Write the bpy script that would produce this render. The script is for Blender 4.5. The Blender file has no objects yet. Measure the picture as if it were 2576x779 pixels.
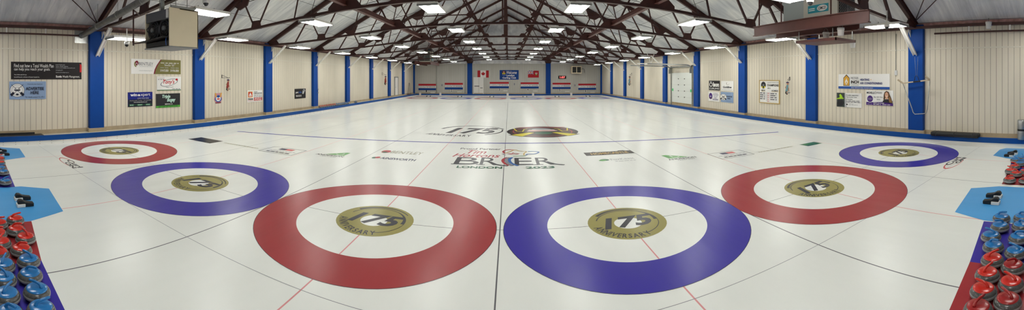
import bpy, bmesh, math, random
from mathutils import Vector, Matrix
random.seed(7)
PI = math.pi
SC = bpy.context.scene
COL = SC.collection

# ------------------------------------------------------------------ camera
F, PX0, PYC = 911.0, 1283.0, 197.0        # pixels per radian, forward column, horizon row of the 2576 x 779 frame
CAM = Vector((0.12, -0.03, 2.25))
cd = bpy.data.cameras.new('camera')
co = bpy.data.objects.new('camera', cd)
COL.objects.link(co)
co.location = CAM
co.rotation_euler = (PI / 2, 0, 0)
cd.type = 'PANO'
cd.panorama_type = 'CENTRAL_CYLINDRICAL'
cd.central_cylindrical_range_u_min = (0 - PX0) / F
cd.central_cylindrical_range_u_max = (2576 - PX0) / F
cd.central_cylindrical_range_v_min = (PYC - 779) / F
cd.central_cylindrical_range_v_max = PYC / F
cd.central_cylindrical_radius = 1.0
cd.clip_end = 300
SC.camera = co

# ------------------------------------------------------------------ measures of the hall
WL, WR = -12.3, 11.9          # side walls
IL, IR = -11.72, 11.64        # edges of the ice
XC, HS = -0.2, 12.1           # centre and half span of the roof
YF, YI = 45.6, 44.6           # far wall, far end of the ice
YB = -5.0                     # wall behind the viewer
HE, HR = 4.1, 10.55           # eave and ridge height
HW = 0.28                     # raised walkway
TY = [5.6 + 5.0 * i for i in range(9)]
SHEET = [-9.82, -5.85, -2.0, 1.93, 5.72, 9.8]

def ray(px, py):
    t = (px - PX0) / F
    return Vector((math.sin(t), math.cos(t), (PYC - py) / F))
def on_floor(px, py, z=0.0):
    d = ray(px, py)
    return CAM + d * ((z - CAM.z) / d.z)
def on_x(px, py, X):
    d = ray(px, py)
    return CAM + d * ((X - CAM.x) / d.x)
def on_y(px, py, Y):
    d = ray(px, py)
    return CAM + d * ((Y - CAM.y) / d.y)
def at_r(px, py, r):
    return CAM + ray(px, py) * r

# ------------------------------------------------------------------ materials
def lin(c):
    c = c / 255.0
    return c / 12.92 if c <= 0.04045 else ((c + 0.055) / 1.055) ** 2.4
def rgb(h):
    return (lin(int(h[0:2], 16)), lin(int(h[2:4], 16)), lin(int(h[4:6], 16)), 1.0)
MATS = {}
def mat(name, hexc, rough=0.5, metal=0.0, noise=0.0, nscale=6.0, bump=0.0, bscale=40.0, spec=0.5, coat=0.0):
    if name in MATS:
        return MATS[name]
    m = bpy.data.materials.new(name)
    m.use_nodes = True
    nt = m.node_tree
    b = nt.nodes['Principled BSDF']
    c = rgb(hexc)
    b.inputs['Base Color'].default_value = c
    b.inputs['Roughness'].default_value = rough
    b.inputs['Metallic'].default_value = metal
    b.inputs['Specular IOR Level'].default_value = spec
    b.inputs['Coat Weight'].default_value = coat
    tc = nt.nodes.new('ShaderNodeTexCoord')
    if noise > 0:
        n = nt.nodes.new('ShaderNodeTexNoise')
        n.inputs['Scale'].default_value = nscale
        n.inputs['Detail'].default_value = 4
        nt.links.new(tc.outputs['Object'], n.inputs['Vector'])
        r = nt.nodes.new('ShaderNodeValToRGB')
        r.color_ramp.elements[0].position = 0.3
        r.color_ramp.elements[1].position = 0.7
        r.color_ramp.elements[0].color = (c[0] * (1 - noise), c[1] * (1 - noise), c[2] * (1 - noise), 1)
        r.color_ramp.elements[1].color = (min(1, c[0] * (1 + noise)), min(1, c[1] * (1 + noise)), min(1, c[2] * (1 + noise)), 1)
        nt.links.new(n.outputs['Fac'], r.inputs['Fac'])
        nt.links.new(r.outputs['Color'], b.inputs['Base Color'])
    if bump > 0:
        n = nt.nodes.new('ShaderNodeTexNoise')
        n.inputs['Scale'].default_value = bscale
        nt.links.new(tc.outputs['Object'], n.inputs['Vector'])
        bp = nt.nodes.new('ShaderNodeBump')
        bp.inputs['Strength'].default_value = bump
        bp.inputs['Distance'].default_value = 0.01
        nt.links.new(n.outputs['Fac'], bp.inputs['Height'])
        nt.links.new(bp.outputs['Normal'], b.inputs['Normal'])
    MATS[name] = m
    return m
def emis(name, hexc, strength):
    if name in MATS:
        return MATS[name]
    m = bpy.data.materials.new(name)
    m.use_nodes = True
    b = m.node_tree.nodes['Principled BSDF']
    b.inputs['Base Color'].default_value = (0.8, 0.8, 0.8, 1)
    b.inputs['Emission Color'].default_value = rgb(hexc)
    b.inputs['Emission Strength'].default_value = strength
    MATS[name] = m
    return m

def node(nt, kind, **kw):
    n = nt.nodes.new(kind)
    for k, v in kw.items():
        setattr(n, k, v)
    return n
def mth(nt, op, a, b=None, c=None):
    n = nt.nodes.new('ShaderNodeMath')
    n.operation = op
    for i, v in enumerate((a, b, c)):
        if v is None:
            continue
        if isinstance(v, (int, float)):
            n.inputs[i].default_value = v
        else:
            nt.links.new(v, n.inputs[i])
    return n.outputs[0]

def wall_panel_material(name, hexc, axis, pitch, width, dark, rough=0.45):
    """painted steel wall sheeting: narrow vertical grooves every PITCH metres along AXIS, one lapped seam along the length"""
    m = bpy.data.materials.new(name)
    m.use_nodes = True
    nt = m.node_tree
    b = nt.nodes['Principled BSDF']
    b.inputs['Roughness'].default_value = rough
    b.inputs['Specular IOR Level'].default_value = 0.35
    geo = node(nt, 'ShaderNodeNewGeometry')
    sep = node(nt, 'ShaderNodeSeparateXYZ')
    nt.links.new(geo.outputs['Position'], sep.inputs[0])
    u = sep.outputs[axis]
    fr = mth(nt, 'FRACT', mth(nt, 'DIVIDE', u, pitch))
    d = mth(nt, 'ABSOLUTE', mth(nt, 'SUBTRACT', fr, 0.5))
    g = mth(nt, 'LESS_THAN', d, width / pitch / 2)
    c = rgb(hexc)
    n = node(nt, 'ShaderNodeTexNoise')
    n.inputs['Scale'].default_value = 0.9
    n.inputs['Detail'].default_value = 3
    mp = node(nt, 'ShaderNodeMapping')
    nt.links.new(geo.outputs['Position'], mp.inputs[0])
    mp.inputs['Scale'].default_value = (1.5, 1.5, 0.35)
    nt.links.new(mp.outputs[0], n.inputs['Vector'])
    rp = node(nt, 'ShaderNodeValToRGB')
    rp.color_ramp.elements[0].color = (c[0] * 0.93, c[1] * 0.93, c[2] * 0.92, 1)
    rp.color_ramp.elements[1].color = c
    rp.color_ramp.elements[0].position = 0.35
    rp.color_ramp.elements[1].position = 0.6
    nt.links.new(n.outputs['Fac'], rp.inputs['Fac'])
    mx = node(nt, 'ShaderNodeMix', data_type='RGBA')
    nt.links.new(g, mx.inputs['Factor'])
    nt.links.new(rp.outputs['Color'], mx.inputs['A'])
    mx.inputs['B'].default_value = rgb(dark)
    nt.links.new(mx.outputs['Result'], b.inputs['Base Color'])
    bp = node(nt, 'ShaderNodeBump')
    bp.inputs['Strength'].default_value = 0.6
    bp.inputs['Distance'].default_value = 0.01
    bp.invert = True
    nt.links.new(g, bp.inputs['Height'])
    nt.links.new(bp.outputs['Normal'], b.inputs['Normal'])
    return m

def foil_material(name, slope, bright=1.0, crinkle=False):
    """white-faced foil insulation: creases running down the slope, lap seams every 1.5 m, blue-grey patches painting in reflections of the blue columns"""
    m = bpy.data.materials.new(name)
    m.use_nodes = True
    nt = m.node_tree
    b = nt.nodes['Principled BSDF']
    geo = node(nt, 'ShaderNodeNewGeometry')
    mp = node(nt, 'ShaderNodeMapping')
    nt.links.new(geo.outputs['Position'], mp.inputs[0])
    mp.inputs['Scale'].default_value = (1.2, 1.2, 1.2) if crinkle else (0.28, 2.6, 0.28)
    n = node(nt, 'ShaderNodeTexNoise')
    n.inputs['Scale'].default_value = 1.5
    n.inputs['Detail'].default_value = 8
    n.inputs['Roughness'].default_value = 0.62
    n.inputs['Distortion'].default_value = 0.5
    nt.links.new(mp.outputs[0], n.inputs['Vector'])
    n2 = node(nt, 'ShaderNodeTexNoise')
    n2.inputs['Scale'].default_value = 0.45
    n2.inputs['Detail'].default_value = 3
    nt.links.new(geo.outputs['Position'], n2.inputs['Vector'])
    r1 = node(nt, 'ShaderNodeValToRGB')
    k = bright
    r1.color_ramp.elements[0].position = 0.35
    r1.color_ramp.elements[1].position = 0.7
    r1.color_ramp.elements[0].color = (0.62 * k, 0.63 * k, 0.65 * k, 1)
    r1.color_ramp.elements[1].color = (0.93 * k, 0.93 * k, 0.92 * k, 1)
    nt.links.new(n.outputs['Fac'], r1.inputs['Fac'])
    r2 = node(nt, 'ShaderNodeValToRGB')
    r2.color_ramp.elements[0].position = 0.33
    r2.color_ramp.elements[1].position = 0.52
    r2.color_ramp.elements[0].color = (0.66, 0.68, 0.74, 1)  # blue column reflections put into the foil colour as darker patches
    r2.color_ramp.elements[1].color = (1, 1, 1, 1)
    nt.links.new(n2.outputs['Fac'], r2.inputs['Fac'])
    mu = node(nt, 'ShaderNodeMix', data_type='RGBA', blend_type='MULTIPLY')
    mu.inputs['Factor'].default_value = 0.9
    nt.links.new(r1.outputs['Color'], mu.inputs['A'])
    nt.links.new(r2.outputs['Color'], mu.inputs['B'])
    sep = node(nt, 'ShaderNodeSeparateXYZ')
    nt.links.new(geo.outputs['Position'], sep.inputs[0])
    if slope:
        fr = mth(nt, 'FRACT', mth(nt, 'DIVIDE', mth(nt, 'ADD', mth(nt, 'ABSOLUTE', mth(nt, 'ADD', sep.outputs[0], 0.2)), 0.4), 1.55))
        g = mth(nt, 'LESS_THAN', fr, 0.016)
        mx = node(nt, 'ShaderNodeMix', data_type='RGBA')
        nt.links.new(g, mx.inputs['Factor'])
        nt.links.new(mu.outputs['Result'], mx.inputs['A'])
        mx.inputs['B'].default_value = (0.16, 0.16, 0.17, 1)
        nt.links.new(mx.outputs['Result'], b.inputs['Base Color'])
    else:
        nt.links.new(mu.outputs['Result'], b.inputs['Base Color'])
    b.inputs['Metallic'].default_value = 0.15
    b.inputs['Roughness'].default_value = 0.38
    bp = node(nt, 'ShaderNodeBump')
    bp.inputs['Strength'].default_value = 0.9
    bp.inputs['Distance'].default_value = 0.06
    nt.links.new(n.outputs['Fac'], bp.inputs['Height'])
    nt.links.new(bp.outputs['Normal'], b.inputs['Normal'])
    return m

def ice_like(name, hexc, rough=0.2, mott=0.05):
    """ice, or paint frozen into it: smooth top with a faint pebble"""
    if name in MATS:
        return MATS[name]
    m = bpy.data.materials.new(name)
    m.use_nodes = True
    nt = m.node_tree
    b = nt.nodes['Principled BSDF']
    geo = node(nt, 'ShaderNodeNewGeometry')
    n = node(nt, 'ShaderNodeTexNoise')
    n.inputs['Scale'].default_value = 1.3
    n.inputs['Detail'].default_value = 6
    mp = node(nt, 'ShaderNodeMapping')
    mp.inputs['Scale'].default_value = (1.6, 0.35, 1)
    nt.links.new(geo.outputs['Position'], mp.inputs[0])
    nt.links.new(mp.outputs[0], n.inputs['Vector'])
    c = rgb(hexc)
    rp = node(nt, 'ShaderNodeValToRGB')
    rp.color_ramp.elements[0].position = 0.3
    rp.color_ramp.elements[1].position = 0.7
    rp.color_ramp.elements[0].color = (c[0] * (1 - mott), c[1] * (1 - mott), c[2] * (1 - mott), 1)
    rp.color_ramp.elements[1].color = (min(1, c[0] * (1 + mott)), min(1, c[1] * (1 + mott)), min(1, c[2] * (1 + mott)), 1)
    nt.links.new(n.outputs['Fac'], rp.inputs['Fac'])
    nt.links.new(rp.outputs['Color'], b.inputs['Base Color'])
    b.inputs['Roughness'].default_value = rough
    b.inputs['IOR'].default_value = 1.31
    b.inputs['Specular IOR Level'].default_value = 0.4
    n3 = node(nt, 'ShaderNodeTexNoise')
    n3.inputs['Scale'].default_value = 55
    n3.inputs['Detail'].default_value = 1
    nt.links.new(geo.outputs['Position'], n3.inputs['Vector'])
    n4 = node(nt, 'ShaderNodeTexNoise')
    n4.inputs['Scale'].default_value = 2.0
    nt.links.new(mp.outputs[0], n4.inputs['Vector'])
    hh = mth(nt, 'ADD', mth(nt, 'MULTIPLY', n3.outputs['Fac'], 0.04), n4.outputs['Fac'])
    bp = node(nt, 'ShaderNodeBump')
    bp.inputs['Strength'].default_value = 0.25
    bp.inputs['Distance'].default_value = 0.02
    nt.links.new(hh, bp.inputs['Height'])
    nt.links.new(bp.outputs['Normal'], b.inputs['Normal'])
    MATS[name] = m
    return m

# ------------------------------------------------------------------ mesh helper
class MB:
    def __init__(s):
        s.v = []; s.f = []; s.sm = []
    def add(s, vs, fs, smooth=False):
        o = len(s.v)
        s.v += [tuple(v) for v in vs]
        s.f += [tuple(i + o for i in f) for f in fs]
        s.sm += [smooth] * len(fs)
        return s
    def box(s, lo, hi):
        x0, y0, z0 = lo; x1, y1, z1 = hi
        return s.add([(x0,y0,z0),(x1,y0,z0),(x1,y1,z0),(x0,y1,z0),(x0,y0,z1),(x1,y0,z1),(x1,y1,z1),(x0,y1,z1)],
                     [(0,3,2,1),(4,5,6,7),(0,1,5,4),(1,2,6,5),(2,3,7,6),(3,0,4,7)])
    def obox(s, c, ax, ay, az):
        """box about C with half axes AX, AY, AZ"""
        c = Vector(c); ax = Vector(ax); ay = Vector(ay); az = Vector(az)
        vs = [c + ax*i + ay*j + az*k for k in (-1,1) for i, j in ((-1,-1),(1,-1),(1,1),(-1,1))]
        return s.add(vs, [(0,3,2,1),(4,5,6,7),(0,1,5,4),(1,2,6,5),(2,3,7,6),(3,0,4,7)])
    def bar(s, p, q, w, h, up=(0,0,1)):
        """straight bar from P to Q, H deep along UP, W wide"""
        p = Vector(p); q = Vector(q); d = q - p
        dn = d.normalized(); up = Vector(up)
        side = dn.cross(up)
        if side.length < 1e-4:
            side = dn.cross(Vector((1,0,0)))
        side.normalize(); u2 = side.cross(dn).normalized()
        return s.obox((p+q)/2, d/2, side*(w/2), u2*(h/2))
    def angle_bar(s, p, q, w, t, up=(0,0,1)):
        """L section"""
        p = Vector(p); q = Vector(q); d = (q-p).normalized(); up = Vector(up)
        side = d.cross(up).normalized(); u2 = side.cross(d).normalized()
        s.obox((p+q)/2, (q-p)/2, side*(w/2), u2*(t/2))
        s.obox((p+q)/2 + side*(w/2-t/2) + u2*(w/2), (q-p)/2, side*(t/2), u2*(w/2))
        return s
    def tube(s, pts, r, n=8, closed=False, cap=True):
        pts = [Vector(p) for p in pts]
        m = len(pts)
        rr = r if isinstance(r, (list, tuple)) else [r]*m
        vs = []
        prev = None
        for i, p in enumerate(pts):
            a = pts[(i-1) % m] if (closed or i > 0) else p
            b = pts[(i+1) % m] if (closed or i < m-1) else p
            t = (b - a).normalized()
            if prev is None:
                x = t.cross(Vector((0,0,1)))
                if x.length < 1e-3: x = t.cross(Vector((1,0,0)))
                x.normalize()
            else:
                x = (prev - t * prev.dot(t)).normalized()
            prev = x
            y = t.cross(x)
            for k in range(n):
                a2 = 2*PI*k/n
                vs.append(p + (x*math.cos(a2) + y*math.sin(a2))*rr[i])
        fs = []
        for i in range(m if closed else m-1):
            for k in range(n):
                i2 = (i+1) % m
                fs.append((i*n+k, i*n+(k+1)%n, i2*n+(k+1)%n, i2*n+k))
        s.add(vs, fs, True)
        if cap and not closed:
            o = len(s.v) - len(vs)
            s.f.append(tuple(o+k for k in reversed(range(n)))); s.sm.append(False)
            s.f.append(tuple(o+(m-1)*n+k for k in range(n))); s.sm.append(False)
        return s
    def lathe(s, prof, n=24, c=(0,0,0)):
        vs = []; fs = []
        for r, z in prof:
            for k in range(n):
                a = 2*PI*k/n
                vs.append((c[0]+r*math.cos(a), c[1]+r*math.sin(a), c[2]+z))
        for i in range(len(prof)-1):
            for k in range(n):
                fs.append((i*n+k, i*n+(k+1)%n, (i+1)*n+(k+1)%n, (i+1)*n+k))
        return s.add(vs, fs, True)
    def prism(s, poly, o, ux, uy, uz, depth):
        """polygon (2D) in the frame O, UX, UY, pushed DEPTH along UZ"""
        o = Vector(o); ux = Vector(ux); uy = Vector(uy); uz = Vector(uz)
        n = len(poly)
        vs = [o + ux*a + uy*b for a, b in poly] + [o + ux*a + uy*b + uz*depth for a, b in poly]
        fs = [tuple(reversed(range(n))), tuple(range(n, 2*n))] + [(i, (i+1)%n, n+(i+1)%n, n+i) for i in range(n)]
        return s.add(vs, fs)
    def ball(s, c, r, nu=12, nv=8):
        rx, ry, rz = r if isinstance(r, (list, tuple)) else (r, r, r)
        vs = []; fs = []
        for j in range(nv+1):
            a = PI*j/nv
            for k in range(nu):
                b = 2*PI*k/nu
                vs.append((c[0]+rx*math.sin(a)*math.cos(b), c[1]+ry*math.sin(a)*math.sin(b), c[2]-rz*math.cos(a)))
        for j in range(nv):
            for k in range(nu):
                fs.append((j*nu+k, j*nu+(k+1)%nu, (j+1)*nu+(k+1)%nu, (j+1)*nu+k))
        return s.add(vs, fs, True)
    def xf(s, M):
        s.v = [tuple(M @ Vector(v)) for v in s.v]
        return s
    def build(s, name, m, parent=None, bevel=0.0):
        me = bpy.data.meshes.new(name)
        me.from_pydata(s.v, [], s.f)
        me.polygons.foreach_set('use_smooth', s.sm)
        me.materials.append(m)
        me.update()
        o = bpy.data.objects.new(name, me)
        COL.objects.link(o)
        if parent is not None:
            o.parent = parent
        if bevel > 0:
            b = o.modifiers.new('bevel', 'BEVEL')
            b.width = bevel; b.segments = 2; b.limit_method = 'ANGLE'
        return o

def tag(o, label, cat, group=None):
    o['label'] = label; o['category'] = cat
    if group: o['group'] = group
    return o
def thing(name, label, cat, loc=(0,0,0), rz=0.0, group=None):
    o = bpy.data.objects.new(name, None)
    o.empty_display_size = 0.1
    COL.objects.link(o)
    o.location = loc
    o.rotation_euler = (0, 0, rz)
    return tag(o, label, cat, group)
def struct(name, mb, m, bevel=0.0):
    o = mb.build(name, m, None, bevel)
    o['kind'] = 'structure'
    return o
def children_of(o):
    return [c for c in bpy.data.objects if c.parent == o]
def dup(root, loc, rz=0.0, label=None, group=None):
    r = root.copy(); COL.objects.link(r)
    r.location = loc; r.rotation_euler = (0, 0, rz)
    if label: r['label'] = label
    if group: r['group'] = group
    for ch in KIDS.setdefault(root.name, children_of(root)):
        c = ch.copy(); COL.objects.link(c); c.parent = r
        for g in KIDS.setdefault(ch.name, children_of(ch)):
            d = g.copy(); COL.objects.link(d); d.parent = c
    return r
KIDS = {}

# ------------------------------------------------------------------ lettering
TXT = {}
def text_geo(body, bold=0.0, shear=0.0):
    k = (body, bold, shear)
    if k not in TXT:
        cu = bpy.data.curves.new('t', 'FONT')
        cu.body = body; cu.size = 1.0; cu.offset = bold; cu.shear = shear
        cu.resolution_u = 3; cu.fill_mode = 'FRONT'
        ob = bpy.data.objects.new('t', cu)
        me = bpy.data.meshes.new_from_object(ob)
        vs = [(v.co.x, v.co.y) for v in me.vertices]
        fs = [tuple(p.vertices) for p in me.polygons]
        bpy.data.objects.remove(ob); bpy.data.curves.remove(cu); bpy.data.meshes.remove(me)
        xs = [a for a, b in vs] or [0, 1]; ys = [b for a, b in vs] or [0, 1]
        TXT[k] = (vs, fs, min(xs), max(xs), min(ys), max(ys))
    return TXT[k]
def text_rect(mb, P, u0, v0, u1, v1, body, bold=0.012, shear=0.0):
    vs, fs, a0, a1, b0, b1 = text_geo(body, bold, shear)
    sx = (u1-u0)/max(1e-6, a1-a0); sy = (v1-v0)/max(1e-6, b1-b0)
    mb.add([P(u0+(a-a0)*sx, v0+(b-b0)*sy) for a, b in vs], fs)
def text_arc(mb, P, cu, cv, r, a0, a1, body, h, bold=0.02, inside=True):
    """letters standing along an arc from angle A0 to A1, tops towards the centre if INSIDE"""
    geo = [(ch,) + text_geo(ch, bold, 0.0) for ch in body]
    hb = max(g[6]-g[5] for g in geo)
    gap = 0.16*hb
    tot = sum(g[4]-g[3] for g in geo) + gap*(len(geo)-1)
    k = abs(a1-a0)*r/tot
    pos = 0.0
    for ch, vs, fs, x0, x1, y0, y1 in geo:
        w = x1-x0
        a = a0 + (a1-a0)*(pos+w/2)/tot
        pos += w+gap
        sg = 1 if inside else -1
        tu, tv = (-math.sin(a)*sg, math.cos(a)*sg)
        nu, nv = (-math.cos(a)*sg, -math.sin(a)*sg)
        pts = []
        for x, y in vs:
            s_ = (x-x0-w/2)*k; t_ = ((y-y0)/max(1e-6, y1-y0)-0.5)*h
            pts.append(P(cu + r*math.cos(a) + tu*s_ + nu*t_, cv + r*math.sin(a) + tv*s_ + nu*0 + nv*t_))
        mb.add(pts, fs)
def ell(cu, cv, ru, rv, n=40, a0=0.0, a1=2*PI):
    full = abs(a1-a0) > 6.28
    m = n if full else n+1
    return [(cu+ru*math.cos(a0+(a1-a0)*i/n), cv+rv*math.sin(a0+(a1-a0)*i/n)) for i in range(m)]
def arc_band(mb, P, cu, cv, ru, rv, t, a0, a1, n=40, t1=None):
    """elliptic band of thickness T (to T1 at its end)"""
    t1 = t if t1 is None else t1
    vs = []; fs = []
    for i in range(n+1):
        a = a0+(a1-a0)*i/n
        tt = t + (t1-t)*i/n
        vs.append(P(cu+ru*math.cos(a), cv+rv*math.sin(a)))
        k = 1 - tt/max(ru, rv)
        vs.append(P(cu+ru*k*math.cos(a), cv+rv*k*math.sin(a)))
    for i in range(n):
        fs.append((2*i, 2*i+2, 2*i+3, 2*i+1))
    mb.add(vs, fs)

def draw(items, P0, mats, parent, w, h, step=0.0012, base=0.0):
    """Print ITEMS (in fractions of a W x H rectangle) layer over layer; P0(u, v, offset) gives the point. One child per colour and kind."""
    groups = {}
    for i, it in enumerate(items):
        k, c = it[0], it[1]
        name = 'lettering' if k in ('t', 'ta') else 'printed_shape'
        mb = groups.setdefault((c, name, i), MB())
        off = base + step*(i+1)
        P = lambda u, v, off=off: P0(u, v, off)
        if k == 'r':
            u0, v0, u1, v1 = (it[2]*w, it[3]*h, it[4]*w, it[5]*h)
            mb.add([P(u0,v0), P(u1,v0), P(u1,v1), P(u0,v1)], [(0,1,2,3)])
        elif k == 't':
            u0, v0, u1, v1 = (it[2]*w, it[3]*h, it[4]*w, it[5]*h)
            text_rect(mb, P, u0, v0, u1, v1, it[6], it[7] if len(it) > 7 else 0.012, it[8] if len(it) > 8 else 0.0)
        elif k == 'ta':
            text_arc(mb, P, it[2]*w, it[3]*h, it[4]*h, it[5], it[6], it[7], it[8]*h, 0.02, it[9] if len(it) > 9 else True)
        elif k == 'e':
            pts = ell(it[2]*w, it[3]*h, it[4]*w, it[5]*h)
            mb.add([P(a, b) for a, b in pts], [tuple(range(len(pts)))])
        elif k == 'o':
            a0, a1 = (it[7], it[8]) if len(it) > 8 else (0, 2*PI)
            arc_band(mb, P, it[2]*w, it[3]*h, it[4]*w, it[5]*h, it[6]*h, a0, a1, 40, it[9]*h if len(it) > 9 else None)
        elif k == 'p':
            mb.add([P(a*w, b*h) for a, b in it[2]], [tuple(range(len(it[2])))])
        elif k == 'b':   # a line of print too small to read
            rn = random.Random(len(items)*31+i)
            u = it[2]
            while u < it[4]-0.01:
                L = min(it[4]-u, rn.uniform(0.04, 0.11)*it[6])
                mb.add([P(u*w, it[3]*h), P((u+L)*w, it[3]*h), P((u+L)*w, it[5]*h), P(u*w, it[5]*h)], [(0,1,2,3)])
                u += L+0.018*it[6]
        elif k == 'l':   # stroke through points, thickness it[3] of h
            pts = [(a*w, b*h) for a, b in it[2]]; t = it[3]*h/2
            if len(it) > 4:                       # rounded stroke
                q = [pts[0]] + pts + [pts[-1]]; pts2 = []
                for p0, p1, p2, p3 in zip(q, q[1:], q[2:], q[3:]):
                    for m in range(8):
                        f = m/8.0
                        pts2.append(tuple(0.5*(2*p1[d]+(p2[d]-p0[d])*f+(2*p0[d]-5*p1[d]+4*p2[d]-p3[d])*f*f+(3*p1[d]-p0[d]-3*p2[d]+p3[d])*f**3) for d in (0, 1)))
                pts = pts2 + [pts[-1]]
            pts = [q for k_, q in enumerate(pts) if k_ == 0 or math.hypot(q[0]-pts[k_-1][0], q[1]-pts[k_-1][1]) > 1e-5]
            closed = math.hypot(pts[0][0]-pts[-1][0], pts[0][1]-pts[-1][1]) < 1e-5
            if closed: pts = pts[:-1]
            n = len(pts); vs = []
            for k_ in range(n):
                p0 = pts[k_-1] if (k_ > 0 or closed) else None
                p2 = pts[(k_+1) % n] if (k_ < n-1 or closed) else None
                ds = []
                for q0, q1 in ((p0, pts[k_]), (pts[k_], p2)):
                    if q0 is not None and q1 is not None:
                        L = math.hypot(q1[0]-q0[0], q1[1]-q0[1]); ds.append(((q1[0]-q0[0])/L, (q1[1]-q0[1])/L))
                tx, ty = sum(d[0] for d in ds), sum(d[1] for d in ds)
                L = math.hypot(tx, ty) or 1e-6
                nx, ny = -ty/L, tx/L
                m = 1.0/max(0.35, abs(nx*-ds[0][1]+ny*ds[0][0]))
                vs += [P(pts[k_][0]+nx*t*m, pts[k_][1]+ny*t*m), P(pts[k_][0]-nx*t*m, pts[k_][1]-ny*t*m)]
            mb.add(vs, [(2*k_, 2*k_+1, (2*k_+3) % (2*n), (2*k_+2) % (2*n)) for k_ in range(n if closed else n-1)])
    for (c, name, _i), mb in groups.items():
        if not mb.f:
            continue
        mb.build(name, mats(c), parent)
# ------------------------------------------------------------------ palette
M_wall = wall_panel_material('cream_wall_sheeting', 'DCD3C1', 1, 0.2, 0.012, '777064')
M_far = wall_panel_material('pale_wall_sheeting', 'BFBEB6', 0, 0.3, 0.012, 'A9A598')
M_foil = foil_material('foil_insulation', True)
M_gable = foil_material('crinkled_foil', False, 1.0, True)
M_blue = mat('blue_paint', '003F8E', 0.5, 0, 0.05, 3, spec=0.2)
M_board = mat('blue_board_paint', '02468E', 0.45, 0, 0.1, 1.5, spec=0.25)
M_white = mat('white_paint', 'E6E4DE', 0.4)
M_brown = mat('oxide_brown_steel', '41201B', 0.5, 0, 0.25, 5)
M_brown2 = mat('oxide_brown_plate', '5A2F28', 0.5, 0, 0.15, 3)
M_plinth = mat('tan_concrete', 'A8977C', 0.8, 0, 0.12, 3, 0.2)
M_walk = mat('walkway_concrete', 'C9C2B0', 0.7, 0, 0.1, 2, 0.2)
M_black = mat('black_rubber', '131313', 0.5, 0, 0.1, 8)
M_gal = mat('galvanised_steel', '9A9C98', 0.35, 0.6, 0.15, 9)
M_steel = mat('brushed_steel', 'A5A7A6', 0.3, 0.8, 0.08, 12)
M_grey = mat('grey_paint', '8C8E8C', 0.5, 0, 0.05, 4)
M_dark = mat('dark_metal', '1C1C1D', 0.45, 0.3)
M_pink = mat('pink_insulation', 'B58A84', 0.9, 0, 0.3, 6, 0.6, 20)
M_tube = emis('lamp_tube', 'FAFAF4', 29.0)
M_ice = ice_like('ice', 'ECEEE8', 0.27, 0.02)

# ------------------------------------------------------------------ the setting
struct('floor', MB().box((IL-0.02, YB, -0.06), (IR+0.02, YI+0.02, 0.0)), M_ice)
bm_ = MB().box((WL-0.2, YB, -0.3), (IL-0.05, YF+0.2, HW)).box((IR+0.05, YB, -0.3), (WR+0.2, YF+0.2, HW)).box((IL-0.05, YI+0.05, -0.3), (IR+0.05, YF+0.2, HW))
struct('floor_walkway', bm_, M_walk)
struct('wall_left', MB().box((WL-0.15, YB, -0.1), (WL, YF+0.15, HE)), M_wall)
struct('wall_right', MB().box((WR, YB, -0.1), (WR+0.15, YF+0.15, HE)), M_wall)
struct('wall_far', MB().box((WL, YF, -0.1), (WR, YF+0.15, HE)), M_far)
struct('wall_back', MB().box((WL, YB-0.15, -0.1), (WR, YB, HE)), M_far)
gp = [(WL, HE), (WR, HE), (XC, HR+0.15)]
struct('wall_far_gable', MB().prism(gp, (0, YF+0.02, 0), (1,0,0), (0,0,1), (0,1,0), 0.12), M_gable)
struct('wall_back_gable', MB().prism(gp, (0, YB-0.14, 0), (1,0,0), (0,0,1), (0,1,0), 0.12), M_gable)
ce = MB()
for X in (WL-0.1, WR+0.1):
    q = [(X, HE+0.02), (XC, HR), (XC, HR+0.1), (X, HE+0.12)]
    ce.prism(q, (0, YB-0.15, 0), (1,0,0), (0,0,1), (0,1,0), YF-YB+0.3)
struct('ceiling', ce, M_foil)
# girts: the lapped seam along each side wall, and the pink edge of the roof blanket
struct('trim_1', MB().box((WL, YB, 3.27), (WL+0.018, YF, 3.31)), mat('cream_seam', 'D8D2C2', 0.5))
struct('trim_2', MB().box((WR-0.018, YB, 3.27), (WR, YF, 3.31)), MATS['cream_seam'])
struct('trim_3', MB().box((WL, YB, HE-0.01), (WL+0.07, YF, HE+0.13)), M_pink)
struct('trim_4', MB().box((WR-0.07, YB, HE-0.01), (WR, YF, HE+0.13)), M_pink)
# plinths with a step round each column
for nm, X, s in (('baseboard_left', WL, 1), ('baseboard_right', WR, -1)):
    b = MB().box((min(X, X+s*0.06), YB, HW), (max(X, X+s*0.06), YF, HW+0.14))
    for y in TY[:8]:
        b.box((min(X, X+s*0.23), y-0.36, HW), (max(X, X+s*0.23), y+0.36, HW+0.13))
    struct(nm, b, M_plinth)
b = MB().box((WL, YF-0.06, HW), (WR, YF, HW+0.12))
struct('baseboard_far', b, M_plinth)
# low rink boards: blue top rail over a white kick board with screw heads
def board(nm, a, b_, n):
    a = Vector(a); b_ = Vector(b_); n = Vector(n)
    L = (b_-a).length; d = (b_-a)/L
    mid = (a+b_)/2
    kick = MB().obox(mid + n*0.0 + Vector((0,0,0.07)), d*(L/2), n*0.025, (0,0,0.07))
    o = struct(nm, MB().obox(mid + n*0.01 + Vector((0,0,0.225)), d*(L/2), n*0.035, (0,0,0.085)), M_board, 0.006)
    k = kick.build('kick_board', M_white, o)
    sc = MB()
    i = 0.3
    while i < min(L, 26):
        for z in (0.045, 0.115):
            c = a + d*i + n*0.026 + Vector((0,0,z))
            sc.obox(c, d*0.009, n*0.002, (0,0,0.009))
        i += 0.42
    so = sc.build('screw_head', mat('screw_dark', '55504A', 0.5), o)
    so['kind'] = 'stuff'
board('trim_5', (IL-0.025, YB, 0), (IL-0.025, YI, 0), (1,0,0))
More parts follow.
